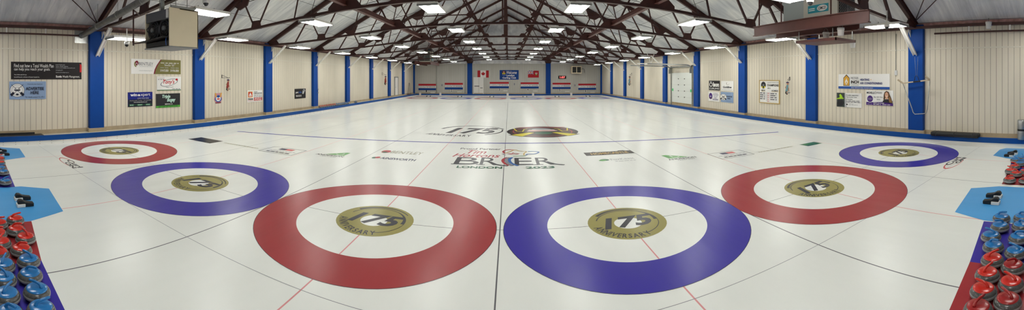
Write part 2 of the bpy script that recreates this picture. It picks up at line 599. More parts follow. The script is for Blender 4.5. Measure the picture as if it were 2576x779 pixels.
board('trim_6', (IR+0.025, YI, 0), (IR+0.025, YB, 0), (-1,0,0))
board('trim_7', (IL, YI+0.025, 0), (IR, YI+0.025, 0), (0,-1,0))

ORD = ['nearest', 'second', 'third', 'fourth', 'fifth', 'sixth', 'seventh', 'eighth', 'farthest']
def ordn(i):
    return 'nearest' if i == 0 else ('farthest' if i == 8 else ORD[i] + ' nearest')

# ------------------------------------------------------------------ roof trusses
CH = [(0, 4.60), (2.5, 4.58), (4.9, 4.47), (6.9, 4.30), (8.66, 4.14), (10.3, 4.05), (12.1, 4.03)]
def cz(x):
    x = abs(x)
    for (a, za), (b, zb) in zip(CH, CH[1:]):
        if x <= b:
            return za + (zb-za)*(x-a)/(b-a)
    return CH[-1][1]
def rz(x):
    return 4.18 + (HR-0.2-4.18)*(1-abs(x)/HS)
def gusset(parent, pts, m=None):
    mb = MB().prism(pts, (0,-0.03,0), (1,0,0), (0,0,1), (0,1,0), 0.06)
    mb.build('gusset_plate', m or M_brown, parent)
def make_truss(label):
    t = thing('roof_truss', label, 'roof truss', (XC, 0, 0), 0, 'brown steel roof trusses')
    c = MB()
    xs = [-a for a, _ in CH[::-1]] + [a for a, _ in CH[1:]]
    for a, b in zip(xs, xs[1:]):
        c.bar((a, 0, cz(a)), (b, 0, cz(b)), 0.14, 0.016)
        c.bar((a, -0.025, cz(a)+0.045), (b, -0.025, cz(b)+0.045), 0.016, 0.08)
        c.bar((a, 0.025, cz(a)+0.045), (b, 0.025, cz(b)+0.045), 0.016, 0.08)
    c.build('bottom_chord', M_brown, t)
    for s in (-1, 1):
        r = MB()
        r.bar((s*HS, 0, rz(HS)), (0, 0, rz(0)), 0.16, 0.025)
        r.bar((s*HS, 0, rz(HS)-0.1), (0, 0, rz(0)-0.1), 0.05, 0.2)
        r.bar((s*HS, 0, rz(HS)-0.2), (0, 0, rz(0)-0.2), 0.12, 0.02)
        r.build('rafter', M_brown, t)
        def web(x0, z0, x1, z1, w=0.1):
            MB().angle_bar((s*x0, 0, z0), (s*x1, 0, z1), w*0.62, w*0.25, (0,1,0)).build('web', M_brown, t)
        web(10.25, cz(10.25), 9.35, rz(9.35)-0.2, 0.12)
        web(8.75, cz(8.66)+0.1, 9.35, rz(9.35)-0.2)
        web(8.55, cz(8.66)+0.1, 7.3, rz(7.3)-0.2)
        web(5.05, cz(4.9)+0.1, 6.25, rz(6.25)-0.2, 0.11)
        web(4.6, cz(4.9)+0.1, 2.2, rz(2.2)-0.2, 0.11)
        web(1.05, cz(1.05)+0.05, 1.4, 5.02, 0.11)
        web(1.4, 5.02, 3.15, rz(3.15)-0.2, 0.1)
        web(1.4, 5.02, 4.2, 5.0, 0.07)
        web(6.9, cz(6.9), 6.3, rz(6.3)-0.3, 0.08)
        g = lambda pts: gusset(t, [(s*a, b) for a, b in pts])
        z = cz(4.9)
        g([(5.5, z-0.02), (4.3, z+0.02), (4.3, z+0.12), (4.6, z+0.45), (5.15, z+0.45), (5.5, z+0.12)])
        z = cz(8.66)
        g([(8.9, z), (8.4, z), (8.48, z+0.32), (8.82, z+0.32)])
        z = rz(9.35)
        g([(9.8, z-0.42), (8.9, z-0.02), (9.1, z-0.48), (9.5, z-0.62)])
        z = rz(6.3)
        g([(6.8, z-0.45), (5.8, z+0.02), (6.0, z-0.55), (6.45, z-0.65)])
        g([(1.6, 5.0), (1.4, 5.2), (1.2, 5.0), (1.4, 4.85)])
        z = cz(1.05)
        g([(1.3, z+0.02), (0.8, z+0.02), (0.95, z+0.22), (1.15, z+0.22)])
        z = cz(11.8)
        g([(12.05, z), (11.2, z), (11.5, z+0.35), (12.05, z+0.3)])
    MB().obox((0,0,(4.6+rz(0))/2), (0.035,0,0), (0,0.035,0), (0,0,(rz(0)-4.6)/2)).build('king_post', M_brown, t)
    gusset(t, [(-0.2, cz(0)-0.01), (0.2, cz(0)-0.01), (0.12, cz(0)+0.16), (-0.12, cz(0)+0.16)])
    gusset(t, [(-0.25, rz(0)-0.32), (0.25, rz(0)-0.32), (0, rz(0)+0.02)])
    return t
truss0 = make_truss('brown steel roof truss, nearest of the row, carrying the beige unit heater')
truss0.location.y = TY[0]
for i in range(1, 9):
    lab = ['', 'brown steel roof truss, second nearest of the row', 'brown steel roof truss, third of the row, where the ridge lights begin to show', '', '', '', '', '', 'brown steel roof truss against the far wall over the scoreboards'][i] or \
          'brown steel roof truss, %s in the row between the side walls' % ORD[i]
    dup(truss0, (XC, TY[i] - (0.15 if i == 8 else 0), 0), 0, lab)
# two longitudinal beams tying the trusses, one piece per bay
for s, side in ((-1, 'left'), (1, 'right')):
    for i in range(8):
        z = cz(4.85)+0.22
        mb = MB()
        y0, y1 = TY[i]+0.05, TY[i+1]-0.05
        x = XC+s*4.85
        mb.bar((x, y0, z+0.08), (x, y1, z+0.08), 0.15, 0.015).bar((x, y0, z-0.08), (x, y1, z-0.08), 0.15, 0.015).bar((x, y0, z), (x, y1, z), 0.025, 0.16)
        o = mb.build('tie_beam', M_brown2)
        tag(o, 'brown tie beam on the %s between the %s and %s roof trusses' % (side, ordn(i), ordn(i+1)), 'beam', 'longitudinal tie beams')
    # eave strut with hangers
    e = thing('eave_strut', 'long brown steel strut along the top of the %s wall' % side, 'beam', (0,0,0), 0, 'eave struts')
    X = (WL+0.2) if s < 0 else (WR-0.2)
    MB().bar((X, YB+0.1, HE-0.06), (X, YF-0.3, HE-0.06), 0.14, 0.09).build('rail', M_brown, e)
    p = MB().tube([(X, YB+0.2, HE-0.3), (X, 4.85, HE-0.3)], 0.03)
    p.build('pipe', M_brown, e)
    for y in (-1.2, 0.6, 2.2, 3.6):
        MB().bar((X, y, HE-0.3), (X, y, HE-0.06), 0.05, 0.02).build('hanger', M_white, e)
# thin roof bracing rods
k = 0
for s, side in ((-1, 'left'), (1, 'right')):
    for i in range(6):
        t = thing('roof_bracing', 'pair of thin dark crossed rods under the %s roof slope, %s bay' % (side, ordn(i)), 'bracing', (0,0,0), 0, 'roof bracing rods')
        for a, b_ in ((9.3, 5.2), (5.2, 9.3)):
            MB().tube([(XC+s*a, TY[i]+0.1, rz(a)-0.35), (XC+s*b_, TY[i+1]-0.1, rz(b_)-0.35)], 0.014, 6).build('rod', M_dark, t)
for s, side, X in ((-1, 'left', WL), (1, 'right', WR)):
    t = thing('roof_bracing', 'two thin brown sway rods fanning up from the top of the nearest %s column' % side, 'bracing', (0,0,0), 0, 'roof bracing rods')
    for x0, y0 in ((2.6, 2.6), (2.0, 4.2)):
        xx = X-s*x0
        MB().tube([(X-s*0.3, TY[0]-0.05, HE+0.15), (xx, y0, rz(xx-XC)-0.1)], 0.016, 6).build('rod', M_brown, t)

# ------------------------------------------------------------------ columns and knee braces
for s, side, X in ((-1, 'left', WL), (1, 'right', WR)):
    for i in range(9):
        y = TY[i]
        if i == 8:
            y = YF-0.16
        c = thing('steel_column', 'blue steel column on the %s wall, %s from the viewer' % (side, 'nearest' if i == 0 else ('in the far corner' if i == 8 else ORD[i])), 'column', (X, y, HW), 0, 'blue columns')
        w = 0.29 if i < 8 else 0.15
        MB().box((min(0, -s*0.17), -w, 0), (max(0, -s*0.17), w, HE-HW+0.05)).build('shaft', M_blue, c, 0.01)
        if i < 8:
            mb = MB().prism([(0, 0), (0.2, 0), (0, -0.26)], (-s*0.172, 0.18, HE-HW-0.12), (-s*1,0,0), (0,0,1), (0,1,0), 0.015)
            mb.build('bracket', M_white, c)
            p = Vector((X-s*0.19, TY[i], 3.1)); q = Vector((XC+s*10.85, TY[i], cz(10.85)-0.05))
            d = (q-p).normalized()
            kb = MB()
            kb.bar(p, q, 0.15, 0.02, (-s*0.6,0,1)).bar(p+Vector((0,-0.065,-0.03)), q+Vector((0,-0.065,-0.03)), 0.015, 0.06).bar(p+Vector((0,0.065,-0.03)), q+Vector((0,0.065,-0.03)), 0.015, 0.06)
            o = kb.build('knee_brace', M_white)
            tag(o, 'white knee brace from the %s column on the %s wall up to its roof truss' % ('nearest' if i == 0 else ORD[i], side), 'brace', 'white knee braces')
for px, side in ((1182, 'left'), (1379, 'right')):
    x = on_y(px, 190, YF).x
    c = thing('steel_column', 'blue steel column on the far wall, %s of the welcome sign' % side, 'column', (x, YF, HW), 0, 'blue columns')
    MB().box((-0.3, -0.17, 0), (0.3, 0, HE-HW+0.05)).build('shaft', M_blue, c, 0.01)
    gusset(c, [(-0.3, HE-HW+0.0), (0.3, HE-HW+0.0), (0.45, HE-HW+0.35), (-0.45, HE-HW+0.35)])

# ------------------------------------------------------------------ ceiling lights
ROWX = [-10.3, -6.3, -2.25, 2.15, 6.15, 10.2]
SHN = ['first', 'second', 'third', 'fourth', 'fifth', 'sixth']
def make_light():
    t = thing('ceiling_light', 'x', 'light', (0,0,0))
    h = MB().box((-0.31, -0.66, 0.0), (0.31, 0.66, 0.07))
    h.build('housing', M_white, t, 0.01)
    for sx in (-1, 1):
        MB().box((sx*0.165-0.09, -0.6, -0.022), (sx*0.165+0.09, 0.6, -0.002)).build('lamp', M_tube, t)
    for sy in (-1, 1):
        MB().box((-0.31, sy*0.655-0.02, -0.03), (0.31, sy*0.655+0.02, 0.02)).build('end_cap', M_grey, t)
    for sy in (-1, 1):
        MB().tube([(0, sy*0.3, 0.07), (0, sy*0.3, 0.17)], 0.012, 6).build('hanger', M_gal, t)
    return t
lt0 = make_light()
first = True
YL = [0.6] + TY[:8]
for j, y in enumerate(YL):
    for i, x in enumerate(ROWX):
        z = cz(x-XC)-0.2
        yy = y+0.2
        if j == 1 and i == 0:
            z = 3.55; yy = 5.85
        if j == 1 and i == 1:
            x = -7.42; yy = 6.75; z = 4.08
        if j == 1 and i == 5:
            z = 3.93; yy = 5.9
        if j == 0:
            lab = 'white twin-lamp strip light over sheet edge behind the viewer'
            lab = 'twin-lamp ceiling light over the %s lane from left, before the nearest truss' % SHN[i]
        else:
            lab = 'twin-lamp ceiling light over the %s lane from left, under the %s truss' % (SHN[i], ordn(j-1))
        if first:
            o = lt0; o.location = (x, yy, z); o['label'] = lab; o['group'] = 'ceiling lights'; first = False
        else:
            dup(lt0, (x, yy, z), 0, lab, 'ceiling lights')
# ------------------------------------------------------------------ paint in the ice
PAINT = {'red': 'A03237', 'blue': '3A309C', 'gold': '989050', 'ink': '3A3A40', 'white': 'ECEEE8', 'line': '66666A', 'black': '1B1B1D',
         'lred': 'DC9496', 'sky': '4C9FDC', 'green': '58A24C', 'dgreen': '2F6B4F', 'olive': '8A8668', 'maroon': '3E1C17',
         'yellow': 'DDD02A', 'crimson': 'B93A44', 'cblue': '3D6FB4', 'grey': '8D8E93', 'ygold': 'C7A44E', 'navy': '2B2F55', 'hog': '3B37A0', 'salmon': 'D9686A', 'brown': '2E261E'}
def icem(c):
    return ice_like('ice_paint_' + c, PAINT[c], 0.29 if c != 'white' else 0.27, 0.04)
def quad_line(pts, w, z):
    mb = MB()
    for (x0, y0), (x1, y1) in zip(pts, pts[1:]):
        L = math.hypot(x1-x0, y1-y0); nx, ny = -(y1-y0)/L*w/2, (x1-x0)/L*w/2
        mb.add([(x0+nx, y0+ny, z), (x0-nx, y0-ny, z), (x1-nx, y1-ny, z), (x1+nx, y1+ny, z)], [(0,1,2,3)])
    return mb
n_trim = [8]
def ice_line(pts, w, z, c):
    struct('trim_%d' % n_trim[0], quad_line(pts, w, z), icem(c)); n_trim[0] += 1
TEEPX = [(301,379), (503,459), (943,552), (1578,558), (2048.5,471), (2263.5,383)]
TEE = [on_floor(a, b) for a, b in TEEPX]
TEE[5].x = 9.76; TEE[0].x = -9.84
FARX = [-9.84, -5.96, -2.08, 1.91, 5.80, 9.64]
FT = 40.3
for k in range(6):
    ice_line([(TEE[k].x, 1.3), (TEE[k].x, TEE[k].y), (FARX[k], FT+3.5)], 0.020, 0.0004, 'lred')
for k in range(5):
    a = (TEE[k].x+TEE[k+1].x)/2; b_ = (FARX[k]+FARX[k+1])/2
    ice_line([(a, 0.2), (a, 5), (b_, YI)], 0.017, 0.0006, 'line')
ice_line([(IL, TEE[0].y)] + [(p.x, p.y) for p in TEE] + [(IR, TEE[5].y)], 0.011, 0.0008, 'line')
ice_line([(IL, 3.2), (IR, 3.2)], 0.009, 0.0008, 'grey')
hp = [(x, 12.55-1.35*(x/10.4)**2) for x in [-10.4+20.8*i/24 for i in range(25)]]
ice_line(hp, 0.13, 0.001, 'hog')
ice_line([(IL, FT-6.4), (IR, FT-6.4)], 0.12, 0.001, 'ink')
ice_line([(IL, FT), (IR, FT)], 0.03, 0.001, 'ink')

def ring_mesh(r0, r1, z, n=96):
    mb = MB()
    vs = []
    for i in range(n):
        a = 2*PI*i/n
        vs += [(r0*math.cos(a), r0*math.sin(a), z), (r1*math.cos(a), r1*math.sin(a), z)]
    return mb.add(vs, [(2*i, 2*i+1, 2*((i+1) % n)+1, 2*((i+1) % n)) for i in range(n)])
D175 = [('e', 'gold', .5, .5, .5, .5), ('e', 'white', .5, .47, .175, .175),
        ('o', 'ink', .5, .5, .455, .455, .012, math.radians(35), math.radians(140), .045),
        ('o', 'ink', .5, .5, .40, .40, .05, math.radians(-5), math.radians(60), .012), ('o', 'ink', .5, .5, .40, .40, .014, math.radians(60), math.radians(160), .014),
        ('o', 'ink', .5, .5, .40, .40, .014, math.radians(-75), math.radians(-5), .008),
        ('t', 'ink', .17, .34, .86, .68, '175', .035, .28),
        ('ta', 'ink', .5, .5, .405, math.radians(188), math.radians(292), 'ANNIVERSARY', .11)]
HN = ['leftmost red house by the left wall', 'left blue house, second from the left wall', 'large red house left of the middle divider line', 'large blue house right of the middle divider line', 'right red house, second from the right wall', 'rightmost blue house by the right wall']
for k in range(6):
    c = 'red' if k in (0, 2, 4) else 'blue'
    R = 1.80 if k in (0, 5) else 1.9
    t = thing('curling_house', '%s, painted in the near ice' % HN[k], 'target', (TEE[k].x, TEE[k].y, 0), 0, 'near target houses')
    ring_mesh(R*0.655, R, 0.0014).build('outer_ring', icem(c), t)
    ring_mesh(R-0.002, R+0.008, 0.0012).build('edge_line', icem('ink'), t)
    ring_mesh(0.0, R*0.655, 0.0014).build('inner_field', icem('white'), t)
    quad_line([(-R*0.655, 0), (R*0.655, 0)], 0.011, 0.0017).build('tee_mark', icem('ink'), t)
    quad_line([(0, -R*0.655), (0, R*0.655)], 0.020, 0.0020).build('centre_mark', icem('lred'), t)
    d = 1.24
    draw(D175, lambda u, v, o: (u-d/2, v-d/2, o), icem, t, d, d, 0.0002, 0.0022)
FN = ['first', 'second', 'third', 'fourth', 'fifth', 'sixth']
for k in range(6):
    c = 'red' if k in (0, 2, 4) else 'blue'
    t = thing('curling_house', 'small distant %s house at the far end, %s from the left' % (c, FN[k]), 'target', (FARX[k], FT, 0), 0, 'far target houses')
    ring_mesh(1.22, 1.83, 0.002, 64).build('outer_ring', icem(c), t)
    ring_mesh(0.0, 0.6, 0.002, 40).build('button', icem('gold'), t)
    ring_mesh(0.6, 1.22, 0.002, 64).build('inner_field', icem('white'), t)

def ice_logo(label, l, r, top, bot, items, skew=None):
    """logo lying in the ice between pixel columns L, R (at mid height) and rows TOP, BOT"""
    cx = (l+r)/2
    ya = on_floor(cx, top).y; yb = on_floor(cx, bot).y
    ym = (ya+yb)/2
    xa = CAM.x + (ym-CAM.y)*math.tan((l-PX0)/F); xb = CAM.x + (ym-CAM.y)*math.tan((r-PX0)/F)
    t = thing('ice_logo', label, 'ice logo', (xa, yb, 0))
    draw(items, lambda u, v, o: (u, v, o), icem, t, xb-xa, ya-yb, 0.0002, 0.0014)
    return t
ice_logo('black outlined round 175 logo beyond the blue line, left of the crest', 1101, 1271, 316, 344,
    [('o', 'ink', .5, .52, .5, .47, .02, math.radians(15), math.radians(165), .05), ('o', 'ink', .5, .52, .47, .42, .04, math.radians(-60), math.radians(15), .015),
     ('t', 'ink', .16, .25, .90, .74, '175', .035, .28), ('ta', 'ink', .5, 1.35, 1.28, math.radians(247), math.radians(272), 'ANNIVERSARY', .13), ('t', 'grey', .66, .76, .86, .82, 'YEARS', .0)])
ice_logo('dark maroon oval club crest with crossed yellow brooms beyond the blue line', 1275, 1453, 318, 346,
    [('e', 'maroon', .5, .5, .5, .5), ('o', 'black', .5, .5, .5, .5, .04), ('o', 'crimson', .5, .5, .42, .42, .015),
     ('p', 'black', [(.02,.22), (.3,.45), (.42,.42), (.2,.08)]), ('p', 'black', [(.98,.22), (.7,.45), (.58,.42), (.8,.08)]),
     ('p', 'yellow', [(.06,.22), (.30,.42), (.38,.40), (.2,.1)]), ('p', 'yellow', [(.94,.22), (.70,.42), (.62,.40), (.8,.1)]),
     ('l', 'yellow', [(.1,.8), (.14,.55), (.22,.5), (.25,.72), (.3,.78)], .018), ('l', 'yellow', [(.9,.8), (.86,.55), (.78,.5), (.75,.72), (.7,.78)], .018),
     ('e', 'grey', .5, .68, .14, .14), ('p', 'white', [(.28,.52), (.72,.52), (.68,.66), (.32,.66)]), ('r', 'crimson', .3, .55, .7, .6), ('e', 'dgreen', .5, .36, .12, .1),
     ('l', 'crimson', [(.12,.9), (.88,.9)], .03)])
ice_logo('red, black and green tournament logo lettered across the middle divider line', 1152, 1405, 372, 427,
    [('t', 'ink', -.03, .885, .42, .975, 'Proud Partner', .015), ('t', 'crimson', .07, .67, .27, .85, 'Tim', .01, .35), ('t', 'crimson', -.06, .49, .42, .66, 'Hortons', .01, .35),
     ('t', 'ink', .0, .175, .23, .478, 'B', .0), ('t', 'ink', .24, .175, .40, .478, 'R', .0), ('l', 'ink', [(.33,.3), (.40,.19), (.5,.14)], .03, 1), ('t', 'ink', .56, .175, .73, .478, 'E', .0), ('t', 'ink', .76, .175, .92, .478, 'R', .0), ('l', 'ink', [(.86,.3), (.93,.19), (1.01,.15)], .03, 1),
     ('r', 'ink', -.02, .17, .08, .19), ('r', 'ink', .21, .17, .29, .19), ('r', 'ink', .54, .17, .6, .19), ('r', 'ink', .73, .17, .82, .19),
     ('l', 'crimson', [(.49,.5), (.455,.42), (.45,.33), (.47,.24), (.51,.16)], .028, 1), ('l', 'grey', [(.51,.5), (.485,.42), (.485,.33), (.5,.24), (.54,.14)], .035, 1), ('l', 'cblue', [(.54,.5), (.515,.42), (.515,.33), (.535,.24), (.59,.14)], .03, 1),
     ('t', 'dgreen', .05, .035, .45, .115, 'LONDON', .03), ('t', 'dgreen', .655, .035, .91, .115, '2023', .03),
     ('l', 'crimson', [(.465,.70), (.445,.78), (.465,.86), (.51,.90), (.56,.87)], .022, 1), ('l', 'ygold', [(.47,.70), (.52,.79), (.57,.88), (.62,.82), (.69,.79), (.665,.70), (.66,.6)], .015, 1),
     ('l', 'cblue', [(.71,.8), (.79,.79), (.82,.74), (.77,.66), (.705,.66), (.68,.6)], .02, 1), ('l', 'green', [(.55,.55), (.68,.57)], .015), ('l', 'grey', [(.44,.68), (.47,.6)], .02),
     ('l', 'crimson', [(.53,.64), (.5,.68), (.54,.68), (.55,.72), (.57,.68), (.61,.68), (.58,.64), (.53,.64)], .012)])
ice_logo('olive lettered logo with red and green disc, left, above a navy lettered logo', 961, 1063, 379.5, 388,
    [('e', 'crimson', .11, .5, .11, .45), ('p', 'dgreen', [(0,.45), (.1,.05), (.2,.3), (.1,.5)]), ('t', 'olive', .24, .15, 1, .9, 'BENTLEY', .0)])
ice_logo('navy lettered logo with small green and red mark near the left red house', 937, 1045, 396.5, 402.5,
    [('e', 'dgreen', .06, .4, .06, .4), ('e', 'crimson', .12, .6, .06, .4), ('t', 'navy', .2, .1, 1, .95, 'AINSWORTH', .03)])
AND = [('p', 'green', [(.3,.42), (.98,.42), (1.0,1.0), (.86,1.0)]), ('l', 'white', [(.62,.6), (.75,.5), (.86,.6), (.86,.8)], .05), ('t', 'black', 0, .16, 1.05, .36, 'ANDERSON', .02), ('t', 'ink', .25, .0, .85, .1, 'CRAFT ALES', .0)]
AND2 = [('p', 'green', [(.1,.42), (.8,.42), (.22,1.0), (.05,1.0)]), ('l', 'white', [(.3,.85), (.3,.6), (.42,.5), (.55,.6)], .05), ('t', 'black', 0, .16, 1.0, .36, 'ANDERSON', .02), ('t', 'ink', .25, .0, .85, .1, 'CRAFT ALES', .0)]
ice_logo('green triangle logo over black lettering, left half of the ice', 804, 868, 380, 395.5, AND)
ice_logo('green triangle logo over black lettering, right half of the ice', 1674, 1742, 386.5, 403.5, AND2)
SCO = [('l', 'ink', [(0,0), (1,0), (1,1), (0,1), (0,0)], .03), ('p', 'navy', [(.3,.62), (.5,.62), (.5,.88), (.3,.88)]), ('p', 'salmon', [(.5,.62), (.72,.62), (.72,.88), (.5,.88)]), ('b', 'grey', .08, .40, .92, .46, 1.5), ('b', 'ink', .15, .14, .85, .25, 1.5)]
ice_logo('boxed logo with navy and red flag on the left ice', 672, 752, 371, 388, SCO)
ice_logo('boxed logo with navy and red flag on the right ice', 1798, 1877, 379.5, 397, SCO)
ice_logo('black banner with gold lettering in the ice, right of the red tournament logo', 1471, 1590, 380, 389,
    [('p', 'brown', [(0,0), (1,0), (1,.9), (.9,.9), (.86,1.05), (.75,1.05), (.72,.9), (.28,.9), (.2,1.0), (.16,.9), (0,.9)]), ('t', 'ygold', .12, .2, .9, .7, 'HOMECASTLE', .02)])
ice_logo('teal leaf logo with thin grey lettering below the black banner', 1504, 1597, 397, 407.5,
    [('e', 'dgreen', .2, .68, .12, .22), ('e', 'green', .14, .6, .1, .16), ('t', 'grey', .36, .48, 1, .9, 'FoxKeast', .0), ('b', 'grey', .42, .12, 1, .2, 1.5)])
ice_logo('long thin line of olive lettering on the left ice near the hog line', 572, 642, 360.5, 372, [('b', 'olive', -.12, .44, 1.1, .56, 1.0)])
ice_logo('long thin line of olive lettering on the right ice', 1908, 1994, 370, 381, [('b', 'olive', 0, .44, 1, .56, 1.0)])
ice_logo('dark rectangular advert in the ice by the left boards', 490, 545, 347, 358.5, [('r', 'black', 0, 0, 1, 1)])
ice_logo('green rectangular advert in the ice by the right boards', 2022, 2058, 358, 366, [('r', 'dgreen', 0, 0, 1, 1), ('b', 'green', .1, .55, .6, .75, 2)])
CUR = [('o', 'salmon', .45, .45, .5, .45, .3, math.radians(110), math.radians(310), .15), ('t', 'ink', .25, .5, 1, .95, 'Curl', .03), ('t', 'ink', .45, .1, 1, .45, 'ON', .04)]
ice_logo('red swoosh curling logo in the ice by the left houses', 156, 196, 399, 421, CUR)
ice_logo('red swoosh curling logo in the ice by the right houses', 2378, 2420, 398, 422, CUR)

# ------------------------------------------------------------------ hack areas: light blue paint, stone strips, hacks
def floor_poly(pts, z=0.0015):
    return MB().add([(x, y, z) for x, y in pts], [tuple(range(len(pts)))])
def fl(px, py):
    p = on_floor(px, py); return (p.x, p.y)
def painted(name, label, pts, c, z=0.0015):
    o = floor_poly(pts, z).build(name, icem(c))
    tag(o, label, 'ice paint')
YR = -3.2
a, b_, c_ = fl(123, 474), fl(159, 531), fl(76, 556)
painted('hack_area', 'light blue painted area round the near left hacks', [a, b_, c_, (c_[0], YR), (-7.25, YR), (-7.25, 1.62)], 'sky')
a2, b2, c2 = fl(2443, 473), fl(2402, 533), fl(2475, 554)
painted('hack_area', 'light blue painted area round the near right hacks', [b2, a2, (7.5, 1.62), (7.5, YR), (c2[0], YR), c2], 'sky')
d1, d2, d3 = fl(49, 373), fl(64, 395), fl(8, 403)
painted('hack_area', 'light blue painted area round the far left hacks by the boards', [d1, d2, d3, (d3[0], YR), (-11.68, YR), (-11.68, 1.7)], 'sky')
e1, e2, e3 = (11.3, 2.45), fl(2498, 391), fl(2545, 400)
painted('hack_area', 'light blue painted area round the far right hacks by the boards', [e2, e1, (11.6, 2.3), (11.6, YR), (e3[0], YR), e3], 'sky')
p0, p1, p2 = fl(79, 556), fl(104, 655), fl(163, 779)
mx_ = lambda p: (p[0], p[1])
painted('stone_strip', 'red painted strip under the near left stones', [p0, (p1[0], p1[1]), (p1[0], YR), (p0[0], YR)], 'red')
painted('stone_strip', 'purple painted strip under the near left stones', [(p1[0], p1[1]), p2, (p2[0]+.4, p2[1]-.05), (p2[0]+.4, YR), (p1[0], YR)], 'blue')
q0, q1, q2 = fl(2475, 556), fl(2440, 658), fl(2388, 779)
painted('stone_strip', 'purple painted strip under the near right stones', [(q1[0], q1[1]), q0, (q0[0], YR), (q1[0], YR)], 'blue')
painted('stone_strip', 'red painted strip under the near right stones', [(q2[0]-.4, q2[1]-.05), q2, (q1[0], q1[1]), (q1[0], YR), (q2[0]-.4, YR)], 'red')
r0, r1, r2 = fl(10, 404), fl(22, 432), fl(38, 470)
painted('stone_strip', 'red painted strip under the outer left stones', [r0, r1, (r1[0], YR), (r0[0], YR)], 'red')
painted('stone_strip', 'purple painted strip under the outer left stones', [r1, r2, (r2[0], YR), (r1[0], YR)], 'blue')
s0, s1, s2 = fl(2546, 400), fl(2538, 428), fl(2520, 463)
painted('stone_strip', 'purple painted strip under the outer right stones', [s1, s0, (s0[0], YR), (s1[0], YR)], 'blue')
painted('stone_strip', 'red painted strip under the outer right stones', [s2, s1, (s1[0], YR), (s2[0], YR)], 'red')
for k in range(6):
    for s, cc in ((-1, 'red'), (1, 'blue')):
        x = FARX[k]+s*1.0
        o = MB().add([(x-0.75, 43.5, 0.0015), (x+0.75, 43.5, 0.0015), (x+0.75, 44.5, 0.0015), (x-0.75, 44.5, 0.0015)], [(0,1,2,3)]).build('stone_strip', icem(cc))
        tag(o, '%s painted strip behind the %s distant house from the left' % ('red' if cc == 'red' else 'blue', FN[k]), 'ice paint')

M_rub = mat('hack_rubber', '101012', 0.45, 0, 0.2, 20)
def make_hack():
    t = thing('hack', 'x', 'foot hold', (0,0,0))
    MB().box((-0.07, -0.075, 0.0), (0.07, 0.075, 0.055)).build('base', M_white, t, 0.008)
    prof = [(-0.06, 0.055), (-0.06, 0.095), (-0.03, 0.125), (0.02, 0.12), (0.08, 0.085), (0.16, 0.07), (0.23, 0.06), (0.23, 0.0), (0.076, 0.0), (0.076, 0.055)]
    MB().prism(prof, (-0.055, 0, 0), (0,1,0), (0,0,1), (1,0,0), 0.11).build('rubber', M_rub, t, 0.012)
    return t
hk = make_hack()
hacks = [((46, 503), 'left hack nearer the left wall in the near left blue area'), ((52, 519), 'right hand hack in the near left blue area'),
         ((2511, 497), 'hack nearer the right wall in the near right blue area'), ((2505, 513), 'left hand hack in the near right blue area'),
         ((4, 391), 'right hand hack in the outer left blue area'), ((-2, 382), 'hack nearest the boards in the outer left blue area'),
         ((2554, 388), 'hack nearest the boards in the outer right blue area'), ((2546, 394), 'left hand hack in the outer right blue area')]
for i, ((px, py), lab) in enumerate(hacks):
    p = on_floor(px, py)
    if i == 0:
        hk.location = (p.x, p.y, 0.002); hk['label'] = 'black and white rubber ' + lab; hk['group'] = 'hacks'
    else:
        dup(hk, (p.x, p.y, 0.002), 0, 'black and white rubber ' + lab, 'hacks')
for k in range(6):
    for s in (-1, 1):
        dup(hk, (FARX[k]+s*0.22, 43.6, 0.002), PI, 'tiny distant black %s hack behind the %s far house from the left' % ('left' if s < 0 else 'right', FN[k]), 'far hacks')

# ------------------------------------------------------------------ stones
M_gran = mat('granite', '50504E', 0.22, 0, 0.35, 60, 0, 40, 0.5, 0.3)
M_band = mat('striking_band', '8E8F8E', 0.4, 0, 0.15, 40)
CAPM = {'red': mat('red_handle', 'CC2A1E', 0.2), 'blue': mat('blue_handle', '2376B8', 0.2), 'darkred': mat('dark_red_handle', '9E1F1F', 0.25)}
def make_stone(c):
    t = thing('curling_stone', 'x', 'curling stone', (0,0,0))
    MB().lathe([(0.0,0.0), (0.062,0.0), (0.09,0.006), (0.122,0.022), (0.139,0.042)], 32).lathe([(0.139,0.072), (0.136,0.084), (0.126,0.098), (0.110,0.108), (0.0,0.110)], 32).build('body', M_gran, t)
    MB().lathe([(0.139,0.042), (0.1435,0.05), (0.1435,0.064), (0.139,0.072)], 32).build('band', M_band, t)
    MB().lathe([(0.111,0.106), (0.1105,0.111), (0.099,0.1175), (0.06,0.1235), (0.0,0.126)], 28).build('cap', CAPM[c], t)
    h = MB().tube([(-0.05,0,0.117), (-0.047,0,0.135), (-0.034,0,0.152), (-0.01,0,0.164), (0.018,0,0.170), (0.048,0,0.174), (0.078,0,0.177), (0.09,0,0.177)],
                  [0.021, 0.0155, 0.0135, 0.013, 0.013, 0.013, 0.0125, 0.008], 12)
    h.build('handle', CAPM[c], t)
    return t
protos = {c: make_stone(c) for c in CAPM}
used = set()
def stone(p, c, ang, label, group, z=0.002):
    if c not in used:
        used.add(c); o = protos[c]
        o.location = (p[0], p[1], z); o.rotation_euler = (0, 0, math.radians(ang)); o['label'] = label; o['group'] = group
    else:
        o = dup(protos[c], (p[0], p[1], z), math.radians(ang), label, group)
    return o
def st(px, py):
    p = on_floor(px, py, 0.06); return (p.x, p.y)
PLACED = []
def lay(rows, group):
    for (px, py), c, ang, lab in rows:
        p = Vector(st(px, py))
        for _ in range(12):                      # keep neighbours from touching
            for q in PLACED:
                d = p - q
                if d.length < 0.292:
                    p += d.normalized()*(0.2925-d.length)
        PLACED.append(p)
        stone(p, c, ang, lab, group)
L0, LS = 520, 3.008
cl = lambda x, y: (x/LS, L0+y/LS)
cr = lambda x, y: (2316+x/LS, L0+y/LS)
